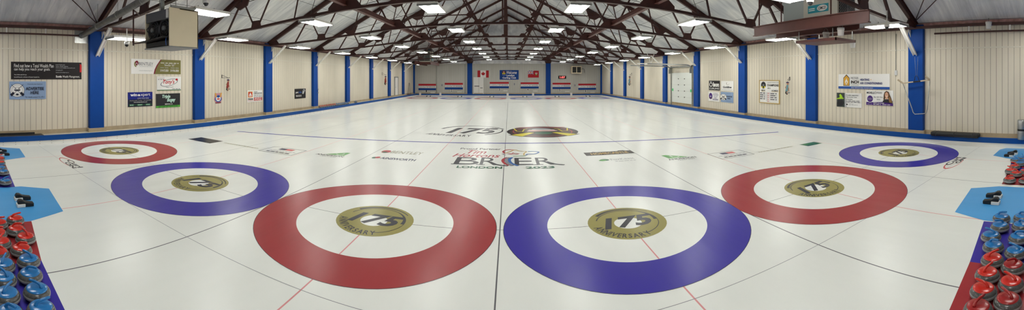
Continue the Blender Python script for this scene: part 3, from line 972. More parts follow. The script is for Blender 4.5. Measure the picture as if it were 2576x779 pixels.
lay([(cl(115,105), 'red', 90, 'red handled stone at the head of the near left inner row, against the blue area'),
     (cl(122,182), 'red', 60, 'second red stone of the near left inner row, handle up'),
     (cl(190,240), 'red', 200, 'red stone standing out to the right of the near left row'),
     (cl(160,332), 'red', 50, 'fourth red stone of the near left inner row, next to the blue ones'),
     (cl(213,412), 'blue', 220, 'first blue stone of the near left inner row, after the red ones'),
     (cl(228,525), 'blue', 40, 'second blue stone of the near left inner row, red dot on cap'),
     (cl(278,650), 'blue', 230, 'third blue stone of the near left inner row'),
     (cl(310,790), 'blue', 90, 'blue stone cut by the bottom edge in the near left row'),
     (cl(-8,135), 'red', 80, 'red stone cut by the left edge, first of the near outer row'),
     (cl(2,205), 'red', 60, 'red stone cut by the left edge, second of the near outer row'),
     (cl(5,275), 'red', 140, 'red stone cut by the left edge, third of the near outer row'),
     (cl(0,350), 'red', 30, 'red stone cut by the left edge just before the blue stones'),
     (cl(25,448), 'blue', 150, 'first blue stone of the near left outer row'),
     (cl(30,552), 'blue', 215, 'second blue stone of the near left outer row'),
     (cl(50,680), 'blue', 130, 'third blue stone of the near left outer row'),
     (cl(70,812), 'blue', 30, 'blue stone at the bottom left corner of the photo')], 'stones on the near left strip')
lay([(cr(612,90), 'blue', 260, 'blue stone at the head of the near right inner row, against the blue area'),
     (cr(600,155), 'blue', 130, 'second blue stone of the near right inner row'),
     (cr(533,230), 'blue', 80, 'blue stone standing out to the left of the near right row'),
     (cr(550,308), 'blue', 245, 'last blue stone of the near right inner row, beside the red ones'),
     (cr(543,408), 'red', 310, 'first bright red stone of the near right inner row'),
     (cr(505,520), 'red', 330, 'second bright red stone of the near right inner row'),
     (cr(475,645), 'red', 80, 'third red stone of the near right inner row, handle flat across'),
     (cr(435,785), 'darkred', 330, 'dark red stone cut by the bottom edge in the near right row'),
     (cr(768,88), 'blue', 240, 'blue stone cut by the right edge, first of the near right outer row'),
     (cr(760,152), 'blue', 220, 'blue stone cut by the right edge, second of the near right outer row'),
     (cr(740,243), 'blue', 260, 'third blue stone of the near right outer row'),
     (cr(718,352), 'blue', 80, 'last blue stone of the near right outer row, above the red ones'),
     (cr(700,462), 'darkred', 140, 'first dark red stone of the near right outer row'),
     (cr(685,590), 'red', 70, 'bright red stone in the middle of the near right outer row'),
     (cr(660,725), 'darkred', 60, 'dark red stone at the bottom right corner of the photo')], 'stones on the near right strip')
ul = lambda x, y: (x/3.71, 350+y/3.71)
ur = lambda x, y: (2376+x/3.71, 340+y/3.71)
lay([(ul(48,402), 'blue', 100, 'nearest blue stone on the outer left strip'), (ul(30,312), 'blue', 160, 'blue stone behind the nearest one on the outer left strip'),
     (ul(8,275), 'blue', 60, 'blue stone cut by the left edge on the outer left strip'), (ul(2,225), 'red', 90, 'nearer red stone cut by the left edge, outer left strip'),
     (ul(0,185), 'red', 120, 'farther red stone cut by the left edge below the outer hacks')], 'stones on the outer left strip')
lay([(ur(608,420), 'red', 250, 'nearest red stone on the outer right strip'), (ur(672,365), 'red', 60, 'red stone behind the nearest, outer right strip'),
     (ur(622,340), 'red', 70, 'red stone on the left flank of the outer right strip'), (ur(655,298), 'red', 80, 'red stone next to the blue ones, outer right strip'),
     (ur(748,345), 'red', 120, 'red stone near the right edge, middle of the outer right strip'), (ur(752,425), 'darkred', 60, 'red stone cut by the right edge, outer right strip'),
     (ur(708,268), 'blue', 250, 'blue stone next to the red ones, outer right strip'), (ur(662,236), 'blue', 60, 'leftmost blue stone on the outer right strip'),
     (ur(738,245), 'blue', 110, 'blue stone near the right edge, outer right strip'), (ur(716,222), 'blue', 20, 'farthest blue stone on the outer right strip')], 'stones on the outer right strip')
for i in range(15):
    y = 20.95+i*0.298
    c = 'red' if i < 8 else 'blue'
    m = i if i < 8 else i-8
    stone((WL+0.30, y), c, 90+(i*37) % 60, '%s stone on the left walkway, %s in its colour counting from the viewer' % (c, (SHN+['seventh','eighth'])[m]), 'stones lined up on the left walkway', HW)
stone((WL+0.33, 26.6), 'blue', 90, 'lone blue stone on the left walkway beyond the column', 'stones lined up on the left walkway', HW)
# ------------------------------------------------------------------ signs on the walls
SP = {'black': '231F20', 'white': 'ECEAE6', 'red': 'C0272D', 'steelblue': '8CA3C4', 'ink': '1E2030', 'olive': '7A7440', 'maroon': '7E1F35', 'navy': '1C2A6E', 'wine': '1A237E', 'green': '4FA83A', 'dgreen': '2E6B3E', 'mint': 'BFE0D2', 'grey': '7F8085', 'lgrey': 'B9BABC',
      'orange': 'D8A23A', 'purple': '4B2A7B', 'lime': 'A9D42F', 'darkgrey': '3B4240', 'skin': 'D9A88A', 'hair': '5A3D28', 'blond': '8B6A44', 'blue': '2B55A0', 'gold': 'B89B5A', 'brown': '5A3A22', 'homered': 'C63A33', 'homeyel': 'E0B03C', 'flagred': 'B3202A', 'midblue': '12408A', 'pink': 'C98F98', 'yellow': 'E0D23A', 'charcoal': '2B2B2E'}
def signm(c):
    return mat('print_' + c, SP[c], 0.6, spec=0.25)
def wall_sign(name, label, cat, quad, wall, bg, items, thick=0.02, dy=0.0, group=None, frame=None, shape=None, z_off=0.0):
    pts = []
    for px, py in quad:
        py += dy
        if wall == 'L': p = on_x(px, py, WL)
        elif wall == 'R': p = on_x(px, py, WR)
        else: p = on_y(px, py, YF)
        pts.append(p)
    zt = (pts[0].z+pts[1].z)/2; zb = (pts[2].z+pts[3].z)/2
    if wall == 'F':
        a = (pts[0].x+pts[3].x)/2; b_ = (pts[1].x+pts[2].x)/2
        O = Vector((a, YF, zb)); U = Vector((1,0,0)); N = Vector((0,-1,0))
    else:
        a = (pts[0].y+pts[3].y)/2; b_ = (pts[1].y+pts[2].y)/2
        if wall == 'L':
            O = Vector((WL, a, zb)); U = Vector((0,1,0)); N = Vector((1,0,0))
        else:
            O = Vector((WR, a, zb)); U = Vector((0,-1,0)); N = Vector((-1,0,0))
    w = abs(b_-a); h = zt-zb
    t = thing(name, label, cat, O, 0, group)
    V = Vector((0,0,1))
    off = 0.004
    if shape is None:
        MB().obox(U*(w/2)+V*(h/2)+N*(off+thick/2), U*(w/2), V*(h/2), N*(thick/2)).build('panel', signm(bg), t)
    else:
        MB().prism([(u*w, v*h) for u, v in shape], N*off, U, V, N, thick).build('panel', signm(bg), t)
    if frame:
        fr = MB(); k = 0.035
        for c, du, dv in ((V*(h+k/2)+U*(w/2), w/2+k, k/2), (U*(w/2)-V*(k/2), w/2+k, k/2)):
            fr.obox(c+N*0.022, U*du, V*dv, N*0.02)
        for c in (U*(-k/2)+V*(h/2), U*(w+k/2)+V*(h/2)):
            fr.obox(c+N*0.022, U*(k/2), V*(h/2), N*0.02)
        fr.build('frame', signm(frame), t)
    draw(items, lambda u, v, o: U*u+V*v+N*(off+thick+o), signm, t, w, h, 0.0012, 0.001)
    return t
def crest(cu, cv, r, asp, dark='black', light='white', yel=None):
    """round club crest: disc, stone with handle, two crossed brooms"""
    ru, rv = r/asp, r
    y = yel or dark
    return [('e', light, cu, cv, ru, rv), ('o', dark, cu, cv, ru, rv, .02), ('o', dark, cu, cv, ru*.78, rv*.78, .012),
            ('e', dark, cu, cv+.02, ru*.42, rv*.16), ('e', light, cu, cv+.06, ru*.3, rv*.1), ('o', dark, cu, cv+rv*.3, ru*.3, rv*.2, .02),
            ('l', dark, [(cu-ru*.8, cv+rv*.85), (cu+ru*.5, cv-rv*.5)], .02), ('l', dark, [(cu+ru*.8, cv+rv*.85), (cu-ru*.5, cv-rv*.5)], .02),
            ('p', y, [(cu-ru*.98, cv-rv*.6), (cu-ru*.55, cv-rv*.2), (cu-ru*.35, cv-rv*.45), (cu-ru*.75, cv-rv*.9)]), ('p', y, [(cu+ru*.98, cv-rv*.6), (cu+ru*.55, cv-rv*.2), (cu+ru*.35, cv-rv*.45), (cu+ru*.75, cv-rv*.9)]),
            ('e', dark, cu, cv-rv*.6, ru*.2, rv*.12)]
wall_sign('wall_sign', 'long black wealth advice banner with white lettering and red corner on left wall', 'sign', [(28,146), (206,166), (203,207), (27.2,191)], 'L', 'black',
    [('t', 'white', .04, .68, .59, .88, 'Find out how a Total Wealth Plan', .0), ('t', 'white', .04, .46, .54, .66, 'can help you reach your goals.', .0),
     ('t', 'white', .04, .22, .21, .29, 'The McDonald Group', .0), ('t', 'white', .04, .08, .39, .16, 'ScotiaMcLeod, a division of Scotia Capital Inc.', .0),
     ('t', 'lgrey', .62, .82, .75, .88, 'Keith McDonald', .0), ('t', 'lgrey', .62, .73, .80, .79, 'Senior Wealth Advisor', .0), ('t', 'lgrey', .62, .63, .90, .70, 'keith.mcdonald@scotiawealth.com', .0), ('t', 'lgrey', .62, .50, .72, .56, '519.660.3271', .0), ('t', 'lgrey', .62, .36, .81, .43, 'keithmcdonaldgroup.ca', .0),
     ('t', 'white', .62, .10, .705, .23, 'Scotia', .03), ('t', 'white', .715, .06, .97, .22, 'Wealth Management.', .0),
     ('p', 'red', [(.97,.42), (1.0,.42), (1.0,.84), (.97,.93)])])
wall_sign('wall_sign', 'pale blue ADVERTISE HERE notice with round crest, on left wall under the black banner', 'sign', [(23.6,201), (116,208), (114.5,251), (23,246.8)], 'L', 'steelblue',
    crest(.21, .5, .38, 1.9, 'ink') + [('t', 'ink', .49, .80, .9, .88, 'Promote your business', .0), ('t', 'ink', .44, .50, .94, .68, 'ADVERTISE', .02), ('t', 'ink', .57, .28, .80, .45, 'HERE', .02), ('t', 'ink', .43, .08, .95, .16, 'For details contact the office', .0)])
wall_sign('wall_sign', 'long white and olive green hearing service banner below the unit heater', 'sign', [(330.8,142.8), (454,156), (453.3,191.3), (327.7,180.3)], 'L', 'white',
    [('p', 'maroon', [(.43,0), (.45,.3), (.49,.6), (.57,1), (1,1), (1,0)]), ('p', 'olive', [(.455,0), (.475,.3), (.515,.6), (.59,1), (1,1), (1,0)]),
     ('e', 'olive', .085, .65, .03, .19), ('e', 'maroon', .105, .72, .03, .16), ('o', 'white', .1, .62, .02, .12, .03), ('t', 'grey', .14, .58, .42, .78, 'BENTLEY', .0), ('t', 'lgrey', .15, .47, .41, .53, 'HEARING SERVICES', .0), ('t', 'grey', .14, .18, .40, .25, 'www.bentleyhearing.com', .0),
     ('b', 'white', .57, .75, .95, .79, 1.2), ('b', 'lgrey', .64, .66, .88, .69, 1.2), ('b', 'white', .65, .57, .85, .60, 1.2), ('b', 'lgrey', .56, .42, .73, .45, 1), ('b', 'lgrey', .78, .42, .95, .45, 1), ('t', 'white', .56, .17, .73, .32, '519.473.5850', .01), ('t', 'white', .77, .17, .95, .32, '519.936.5850', .01)])
wall_sign('wall_sign', 'white restaurant sign with red script in an oval, right of the blue wine sign', 'sign', [(394.5,190.5), (454.6,194), (454,228), (393.2,226.2)], 'L', 'white',
    [('r', 'dgreen', 0, 0, 1, .05), ('t', 'maroon', .04, .86, .3, .91, '519 453-6568', .0), ('b', 'grey', .04, .77, .28, .81, 1.5),
     ('p', 'grey', [(.5+.36*math.cos(a)-.0, .56+.25*math.sin(a)+.13*math.cos(a)) for a in [2*PI*i/40 for i in range(40)]]), ('p', 'white', [(.5+.33*math.cos(a), .56+.215*math.sin(a)+.12*math.cos(a)) for a in [2*PI*i/40 for i in range(40)]]),
     ('t', 'red', .24, .40, .72, .78, "Tony's", .02, .3), ('e', 'red', .81, .78, .05, .08), ('ta', 'grey', .5, 1.35, 1.15, math.radians(255), math.radians(288), 'FAMOUS ITALIAN', .07), ('b', 'grey', .62, .09, .97, .13, 1.5)])
wall_sign('wall_sign', 'dark blue wine shop sign with white lettering and green ribbon, lower left on left wall', 'sign', [(322.6,229.3), (383.7,233.4), (381.7,268.9), (320,266)], 'L', 'wine',
    [('r', 'ink', 0, 0, 1, .5), ('t', 'white', .09, .72, .36, .92, 'win', .03), ('t', 'white', .38, .72, .49, .86, 'e', .03), ('t', 'white', .51, .66, .90, .90, 'xpert', .0),
     ('t', 'lgrey', .38, .52, .84, .62, 'LOVE YOUR WINE', .0), ('t', 'lgrey', .06, .37, .94, .45, '276 Piccadilly, London   519 439-9999', .0), ('t', 'white', .22, .26, .77, .34, 'www.winexpertlondon.com', .01),
     ('l', 'dgreen', [(.02,.12), (.98,.12)], .03), ('r', 'dgreen', .05, .06, .23, .18), ('r', 'dgreen', .36, .06, .58, .18), ('r', 'dgreen', .70, .06, .90, .18),
     ('t', 'mint', .07, .08, .21, .16, 'MAKE', .01), ('t', 'mint', .38, .08, .56, .16, 'GREAT', .01), ('t', 'mint', .72, .08, .88, .16, 'WINE!', .01)])
wall_sign('wall_sign', 'black brewery sign with pale script and green strip, beside the blue wine sign', 'sign', [(393,233.4), (453,236.5), (451.5,270), (390.7,269.4)], 'L', 'charcoal',
    [('r', 'green', 0, 0, 1, .14), ('t', 'mint', .24, .62, .58, .92, 'Triple', .04, .25), ('t', 'mint', .44, .34, .80, .68, 'Bogey', .04, .25), ('t', 'white', .36, .2, .68, .29, 'BREWING CO.', .01), ('t', 'ink', .1, .03, .9, .11, 'BETTER HIT ANOTHER', .01)])
wall_sign('wall_sign', 'white hardware store sign with red logo, between the first wall figure and the third column', 'sign', [(621.3,227), (659,226.5), (658.8,255), (621,256.5)], 'L', 'white',
    [('r', 'homeyel', .05, .40, .34, .90), ('r', 'homered', .07, .43, .32, .87), ('p', 'white', [(.11,.60), (.195,.82), (.28,.60)]), ('r', 'white', .11, .46, .15, .6), ('r', 'white', .175, .46, .215, .6), ('r', 'white', .24, .46, .28, .6),
     ('t', 'black', .05, .20, .36, .36, 'Home', .04), ('t', 'red', .05, .10, .36, .17, 'hardware', .01), ('t', 'ink', .42, .82, .66, .90, 'TUCKEY', .02), ('t', 'ink', .42, .68, .97, .78, 'HOME HARDWARE', .02), ('b', 'grey', .42, .55, .95, .59, 1.5), ('b', 'grey', .42, .42, .97, .46, 1.5),
     ('r', 'homered', .42, .09, .97, .36), ('b', 'white', .48, .28, .9, .32, 1.5), ('b', 'white', .45, .20, .94, .24, 1.5), ('b', 'white', .46, .12, .93, .16, 1.5)])
wall_sign('wall_sign', 'small black pet shop sign with grey dog portrait on left wall', 'sign', [(740.5,223.7), (767.7,222.4), (768.7,245.5), (741.8,248.8)], 'L', 'black',
    [('t', 'white', .07, .50, .30, .72, 'pet', .02), ('t', 'blue', .32, .55, .60, .75, 'valu', .02), ('b', 'white', .08, .30, .6, .35, 2), ('b', 'white', .1, .20, .58, .25, 2),
     ('p', 'lgrey', [(.66,.5), (.7,.75), (.76,.93), (.88,.95), (.93,.8), (.9,.7), (.86,.72), (.84,.55), (.74,.42)]), ('e', 'charcoal', .8, .82, .05, .06), ('p', 'grey', [(.88,.9), (.95,.85), (.93,.68), (.9,.72)])])
SHIELD = [(.2,.02), (.8,.02), (.85,.15), (.98,.35), (.95,.6), (.9,.98), (.6,.95), (.4,.95), (.1,.98), (.05,.6), (.02,.35), (.15,.15)]
wall_sign('wall_crest', 'small pink, blue and white crest with two yellow brooms beside the left wall figure', 'crest', [(537,232.5), (559,233.5), (557.5,260), (539,260)], 'L', 'pink',
    [('e', 'blue', .5, .42, .42, .28), ('e', 'white', .5, .46, .3, .24), ('e', 'blue', .5, .66, .2, .12), ('e', 'red', .5, .42, .2, .06), ('p', 'orange', [(.05,.98), (.2,.98), (.3,.6), (.2,.55)]), ('p', 'orange', [(.95,.98), (.8,.98), (.7,.6), (.8,.55)]), ('r', 'maroon', .18, .04, .82, .13)], shape=SHIELD)
# right wall
wall_sign('wall_sign', 'black square curling supplier sign with white lettering, upper left of four on right wall', 'sign', [(1784.6,202.2), (1811.5,203.2), (1810.8,227.6), (1783.8,225.8)], 'R', 'black',
    [('o', 'white', .2, .58, .15, .22, .1), ('r', 'white', .1, .86, .28, .91), ('t', 'white', .40, .36, .95, .84, 'lson', .05), ('t', 'white', .05, .1, .97, .27, 'CURLING', .01)])
wall_sign('wall_sign', 'white square curling brand sign with bronze ring, upper right of four on right wall', 'sign', [(1815.7,203.2), (1846.2,204), (1845.4,229.2), (1814.6,227.6)], 'R', 'white',
    [('o', 'brown', .55, .74, .12, .15, .06, 2.2, 6.8, .01), ('t', 'ink', .15, .28, .85, .48, 'Goldline', .04, .15), ('t', 'grey', .06, .07, .94, .17, 'The Choice of Champions', .0)])
wall_sign('wall_sign', 'white pro shop sign with purple oval, lower left of four on right wall', 'sign', [(1783.3,230.5), (1810.8,231), (1809.8,255.6), (1782.5,253.6)], 'R', 'white',
    [('e', 'purple', .22, .54, .16, .33), ('e', 'lgrey', .22, .5, .06, .08), ('p', 'brown', [(.06,.34), (.12,.4), (.2,.3), (.12,.26)]), ('p', 'brown', [(.38,.34), (.32,.4), (.24,.3), (.32,.26)]),
     ('t', 'purple', .5, .79, .88, .89, 'For all your', .02), ('t', 'purple', .44, .64, .92, .75, 'Curling Needs', .02), ('t', 'purple', .5, .49, .86, .58, 'VISIT YOUR', .0), ('t', 'purple', .56, .32, .76, .43, 'LCC', .02), ('t', 'purple', .42, .14, .90, .26, 'PRO SHOPPE', .02)])
wall_sign('wall_sign', 'pale blue ADVERTISE HERE notice with crest, lower right of four on right wall', 'sign', [(1814.6,231), (1845.4,232), (1844.7,259), (1813.6,255.9)], 'R', 'steelblue',
    crest(.22, .5, .30, 1.1, 'ink') + [('t', 'ink', .5, .83, .86, .88, 'Promote your business', .0), ('t', 'ink', .46, .52, .94, .65, 'ADVERTISE', .02), ('t', 'ink', .57, .33, .80, .46, 'HERE', .02), ('t', 'ink', .46, .12, .94, .17, 'For details contact the office', .0)])
wall_sign('notice_board', 'white champions board in gold frame with club crest and names, on right wall', 'notice board', [(1913,203.5), (1962,203), (1959.5,259), (1911.3,256.8)], 'R', 'white',
    [('e', 'charcoal', .2, .80, .13, .16), ('e', 'grey', .2, .8, .05, .04), ('p', 'yellow', [(.09,.7), (.12,.77), (.18,.70), (.14,.66)]), ('p', 'yellow', [(.31,.7), (.28,.77), (.22,.70), (.26,.66)]),
     ('t', 'ink', .40, .90, .98, .94, 'LONDON CURLING CLUB', .0), ('t', 'black', .40, .75, .98, .85, 'CHAMPIONS', .03), ('t', 'ink', .42, .64, .58, .69, '2021-22', .02),
     ('t', 'black', .1, .53, .3, .59, 'MENS', .02), ('r', 'gold', .1, .505, .3, .52), ('t', 'black', .63, .53, .96, .59, 'WOMENS', .02), ('r', 'gold', .63, .505, .96, .52)] +
    [('b', 'ink', .03, .42-.09*i, .30, .45-.09*i, 2.5) for i in range(4)] + [('b', 'ink', .58, .41-.09*i, .9, .44-.09*i, 2.5) for i in range(4)] + [('r', 'lgrey', .38, .05, .40, .48), ('r', 'lgrey', .56, .05, .57, .48)] + [('b', 'red', .42, .42-.09*i, .54, .44-.09*i, 2) for i in range(5)], frame='gold')
wall_sign('wall_sign', 'long white heating company sign with yellow flame house and blue strip on right wall', 'sign', [(2109.3,192.3), (2237,179.2), (2240.4,218.5), (2111,228.3)], 'R', 'white',
    [('r', 'blue', 0, 0, 1, .16), ('p', 'ink', [(.105,.2), (.235,.2), (.235,.74), (.17,.98), (.105,.74)]), ('p', 'orange', [(.113,.235), (.227,.235), (.227,.72), (.17,.92), (.113,.72)]),
     ('p', 'white', [(.14,.42), (.155,.36), (.185,.36), (.2,.42), (.195,.56), (.185,.52), (.172,.74), (.155,.54), (.147,.58)]), ('e', 'orange', .17, .44, .012, .05), ('r', 'white', .158, .27, .182, .33),
     ('t', 'grey', .265, .65, .42, .80, 'PETER', .0), ('t', 'black', .265, .36, .425, .57, 'INCH', .03), ('t', 'grey', .265, .22, .42, .28, '& ASSOCIATES', .01), ('t', 'navy', .45, .55, .63, .69, 'HEATING', .03), ('t', 'orange', .65, .59, .67, .66, '+', .04), ('t', 'navy', .45, .32, .87, .46, 'AIR CONDITIONING', .03), ('t', 'white', .27, .04, .70, .11, 'GREAT SERVICE IS ONLY AN INCH AWAY', .0)])
wall_sign('wall_sign', 'white sign with a dark curling stone with lime handle, lower left under the heating sign', 'sign', [(2105,235.2), (2167,232.1), (2169.7,268.6), (2107,270.4)], 'R', 'white',
    [('r', 'darkgrey', 0, 0, .33, 1), ('p', 'lgrey', [(.33,0), (.42,0), (.36,1), (.33,1)]), ('p', 'charcoal', [(0,.25), (.06,.5), (.25,.5), (.31,.3), (.25,.1), (0,.05)]), ('p', 'lime', [(0,.6), (.12,.66), (.12,.8), (.1,.85), (.16,.92), (.22,.8), (.25,.66), (.3,.62), (.28,.58), (0,.54)]),
     ('t', 'ink', .39, .79, .88, .89, 'Proudly supporting', .02), ('t', 'ink', .39, .66, .82, .75, 'The Curling Club', .02), ('t', 'ink', .39, .53, .65, .61, 'of London', .02), ('b', 'ink', .39, .44, .96, .47, 1.5), ('b', 'ink', .39, .35, .94, .38, 1.5), ('e', 'charcoal', .43, .2, .03, .055), ('b', 'grey', .5, .24, .68, .26, 1), ('b', 'grey', .5, .17, .85, .19, 1.2)])
wall_sign('wall_sign', 'white and purple realtor sign with portrait of long haired woman, on right wall', 'sign', [(2179.2,229.3), (2245.7,224.4), (2249.3,263), (2181,266.5)], 'R', 'white',
    [('p', 'purple', [(0,0), (1,0), (1,.16), (.6,.24), (.25,.2), (0,.2)]), ('t', 'ink', .02, .76, .32, .9, 'MICHELLE', .03), ('t', 'ink', .33, .72, .60, .95, 'Symons', .0, .35), ('t', 'ink', .29, .48, .63, .6, 'Buy. Sell. Own.', .0, .3), ('t', 'ink', .40, .34, .54, .44, 'Home.', .0, .3),
     ('e', 'white', .15, .42, .125, .25), ('e', 'purple', .15, .42, .11, .22), ('t', 'lgrey', .07, .42, .23, .48, 'MICHELLE', .0), ('t', 'lgrey', .08, .35, .22, .40, 'SYMONS', .0),
     ('t', 'white', .28, .12, .68, .19, 'DIRECT: 519-777-5000', .01), ('b', 'white', .28, .05, .56, .08, 1.5), ('b', 'white', .62, .05, .92, .08, 1.5), ('b', 'lgrey', .04, .06, .22, .08, 1.5),
     ('p', 'charcoal', [(.62,.22), (.66,.36), (.74,.42), (.92,.42), (.99,.3), (.99,.17), (.6,.23)]), ('p', 'hair', [(.66,.4), (.67,.7), (.7,.88), (.77,.97), (.85,.9), (.89,.7), (.95,.45), (.97,.3), (.86,.26), (.84,.5), (.72,.5), (.7,.36)]),
     ('p', 'blond', [(.86,.6), (.91,.52), (.97,.3), (.98,.22), (.88,.22), (.85,.4)]), ('e', 'skin', .775, .70, .062, .19), ('p', 'skin', [(.74,.56), (.82,.56), (.82,.44), (.74,.42)]), ('l', 'white', [(.75,.61), (.78,.595), (.81,.62)], .03), ('e', 'brown', .752, .74, .009, .013), ('e', 'brown', .80, .745, .009, .013), ('l', 'brown', [(.74,.78), (.765,.785)], .01), ('l', 'brown', [(.79,.785), (.815,.785)], .01), ('l', 'pink', [(.775,.72), (.78,.665), (.772,.66)], .008)])
# far wall
DYF = 8
LEAF = [(0,-.5), (.03,-.5), (.02,-.2), (.3,-.26), (.26,-.15), (.5,.1), (.42,.14), (.46,.32), (.3,.28), (.25,.38), (.12,.2), (.16,.5), (.08,.45), (0,.62)]
LEAF = LEAF + [(-a, b) for a, b in LEAF[::-1][1:]]
wall_sign('hanging_flag', 'red and white maple leaf flag on the far wall', 'flag', [(1201.2,169.3), (1229.8,169), (1229.5,187), (1201.5,187)], 'F', 'white',
    [('r', 'flagred', 0, 0, .25, 1), ('r', 'flagred', .75, 0, 1, 1), ('p', 'flagred', [(.5+a*.36, .48+b*.62) for a, b in LEAF])], 0.012, DYF)
wall_sign('hanging_flag', 'red ensign flag with small shield on the far wall', 'flag', [(1328,169.5), (1356,170), (1355,187), (1328.2,187)], 'F', 'flagred',
    [('r', 'midblue', 0, .5, .5, 1), ('l', 'white', [(0,.5), (.5,1)], .09), ('l', 'white', [(0,1), (.5,.5)], .09), ('l', 'flagred', [(0,.5), (.5,1)], .03), ('l', 'flagred', [(0,1), (.5,.5)], .03), ('r', 'white', .2, .5, .3, 1), ('r', 'white', 0, .68, .5, .82), ('r', 'flagred', .225, .5, .275, 1), ('r', 'flagred', 0, .715, .5, .785),
     ('p', 'dgreen', [(.66,.52), (.86,.52), (.86,.4), (.76,.28), (.66,.4)]), ('r', 'white', .66, .52, .86, .7), ('r', 'flagred', .74, .52, .78, .7), ('r', 'flagred', .66, .58, .86, .63), ('e', 'yellow', .76, .44, .05, .07)], 0.012, DYF)
wall_sign('welcome_sign', 'blue welcome board with white lettering and club crest on the far wall', 'sign', [(1257,168.2), (1305,168.2), (1304.5,192), (1257,192)], 'F', 'midblue',
    [('e', 'brown', .22, .75, .1, .2), ('p', 'yellow', [(.13,.6), (.17,.72), (.24,.66), (.18,.56)]), ('p', 'yellow', [(.31,.6), (.27,.72), (.2,.66), (.26,.56)]), ('e', 'pink', .22, .8, .05, .06),
     ('t', 'white', .36, .58, .9, .92, 'Welcome', .01, .3), ('t', 'white', .15, .43, .32, .50, 'TO THE', .0), ('t', 'white', .36, .34, .78, .54, 'London', .035), ('t', 'white', .15, .05, .86, .28, 'Curling Club', .035)], 0.03, DYF)
SB = [(1052.8,202.7,1097,218.6), (1119,200.2,1164.5,216.8), (1232,198,1280,213.8), (1309.5,198.9,1355,214.3), (1389.8,200,1435.3,215.6), (1454.5,202.2,1499,217.6)]
NB = [(1072.6,220.7), (1136,219), (1256.3,217), (1328,217), (1408,218.2), (1473,220.3)]
for i, (a, b_, c_, d_) in enumerate(SB):
    its = [('r', 'flagred', 0, .70, 1, 1), ('r', 'midblue', 0, 0, 1, .33)]
    for k in range(14):
        wd = .032 if k < 9 else .05
        its.append(('t', 'ink', .02+k*.068, .40, .02+k*.068+wd*(.55 if k in (0,) else 1), .64, str(k+1), .03))
    wall_sign('scoreboard', 'red, white and blue scoreboard on the far wall, %s from the left' % FN[i], 'scoreboard', [(a,b_), (c_,b_), (c_,d_), (a,d_)], 'F', 'white', its, 0.04, DYF, 'curling scoreboards')
    x, y = NB[i]
    wall_sign('lane_number_sign', 'small black lane number under the scoreboard that is %s from the left' % FN[i], 'number', [(x-2,y-3.2), (x+2,y-3.2), (x+2,y+3.2), (x-2,y+3.2)], 'F', 'white', [('t', 'black', .15, .05, .85, .95, str(i+1), .04)], 0.006, DYF)
    wall_sign('chalk_shelf', 'thin white ledge under the %s scoreboard from the left' % FN[i], 'ledge', [(c_-14,d_+5.5), (c_-3,d_+5.5), (c_-3,d_+7), (c_-14,d_+7)], 'F', 'white', [], 0.1, DYF)
ck = wall_sign('digital_clock', 'black digital wall clock with red digits on the far wall', 'clock', [(1404.5,182.5), (1424,182.5), (1424,190), (1404.5,190)], 'F', 'black', [], 0.08, DYF)
led = emis('red_digits', 'FF2A20', 2.0)
w_ = on_y(1424,190,YF).x-on_y(1404.5,190,YF).x; h_ = on_y(1404.5,182.5,YF).z-on_y(1404.5,190,YF).z
mbx = MB(); text_rect(mbx, lambda u, v: Vector((u, -0.09, v)), w_*.18, h_*.2, w_*.86, h_*.8, '1:07', .02); mbx.build('digits', led, ck)
for px, py in ((1112,206), (1294,203.5), (1446,206.5)):
    o = wall_sign('wall_speaker', 'small grey speaker on the far wall between scoreboards, %s' % {1112: 'left', 1294: 'middle', 1446: 'right'}[px], 'speaker', [(px-1.8,py-3), (px+1.8,py-3), (px+1.8,py+3), (px-1.8,py+3)], 'F', 'lgrey', [('r', 'grey', .2, .1, .8, .9)], 0.1, DYF)
# ------------------------------------------------------------------ doors
def wall_rect(px0, px1, py0, py1, wall, dy=0):
    if wall == 'F':
        a = on_y(px0, py1+dy, YF); b_ = on_y(px1, py0+dy, YF); return a.x, b_.x, a.z, b_.z
    X = WL if wall == 'L' else WR
    a = on_x(px0, 200, X); b_ = on_x(px1, 200, X)
    return min(a.y, b_.y), max(a.y, b_.y), 0, 0
y0, y1, _, _ = wall_rect(992, 1001, 0, 0, 'L')
d = struct('door_1', MB().box((WL+0.004, y0+0.1, HW), (WL+0.04, y1-0.1, HW+2.05)), M_white)
MB().box((WL, y0, HW), (WL+0.07, y0+0.1, HW+2.15)).box((WL, y1-0.1, HW), (WL+0.07, y1, HW+2.15)).box((WL, y0, HW+2.05), (WL+0.07, y1, HW+2.15)).build('door_frame', M_grey, d)
MB().tube([(WL+0.04, y0+0.22, HW+1.0), (WL+0.1, y0+0.22, HW+1.0), (WL+0.1, y0+0.36, HW+1.0)], 0.012).build('door_handle', M_steel, d)
x0, x1, _, _ = wall_rect(1191, 1216.5, 190, 230, 'F')
d = struct('door_2', MB().box((x0+0.06, YF-0.04, HW), (x1-0.06, YF-0.004, HW+2.05)), M_white)
MB().box((x0, YF-0.07, HW), (x0+0.06, YF, HW+2.12)).box((x1-0.06, YF-0.07, HW), (x1, YF, HW+2.12)).box((x0, YF-0.07, HW+2.05), (x1, YF, HW+2.12)).build('door_frame', M_white, d)
MB().box((x0+0.12, YF-0.1, HW+0.95), (x0+0.75, YF-0.05, HW+1.02)).build('push_bar', M_dark, d)
MB().box(((x0+x1)/2+0.02, YF-0.055, HW), ((x0+x1)/2+0.045, YF-0.04, HW+2.05)).build('door_seam', M_grey, d)
MB().box((x0+0.86, YF-0.09, HW+0.72), (x1-0.12, YF-0.04, HW+0.82)).build('push_plate', M_grey, d)
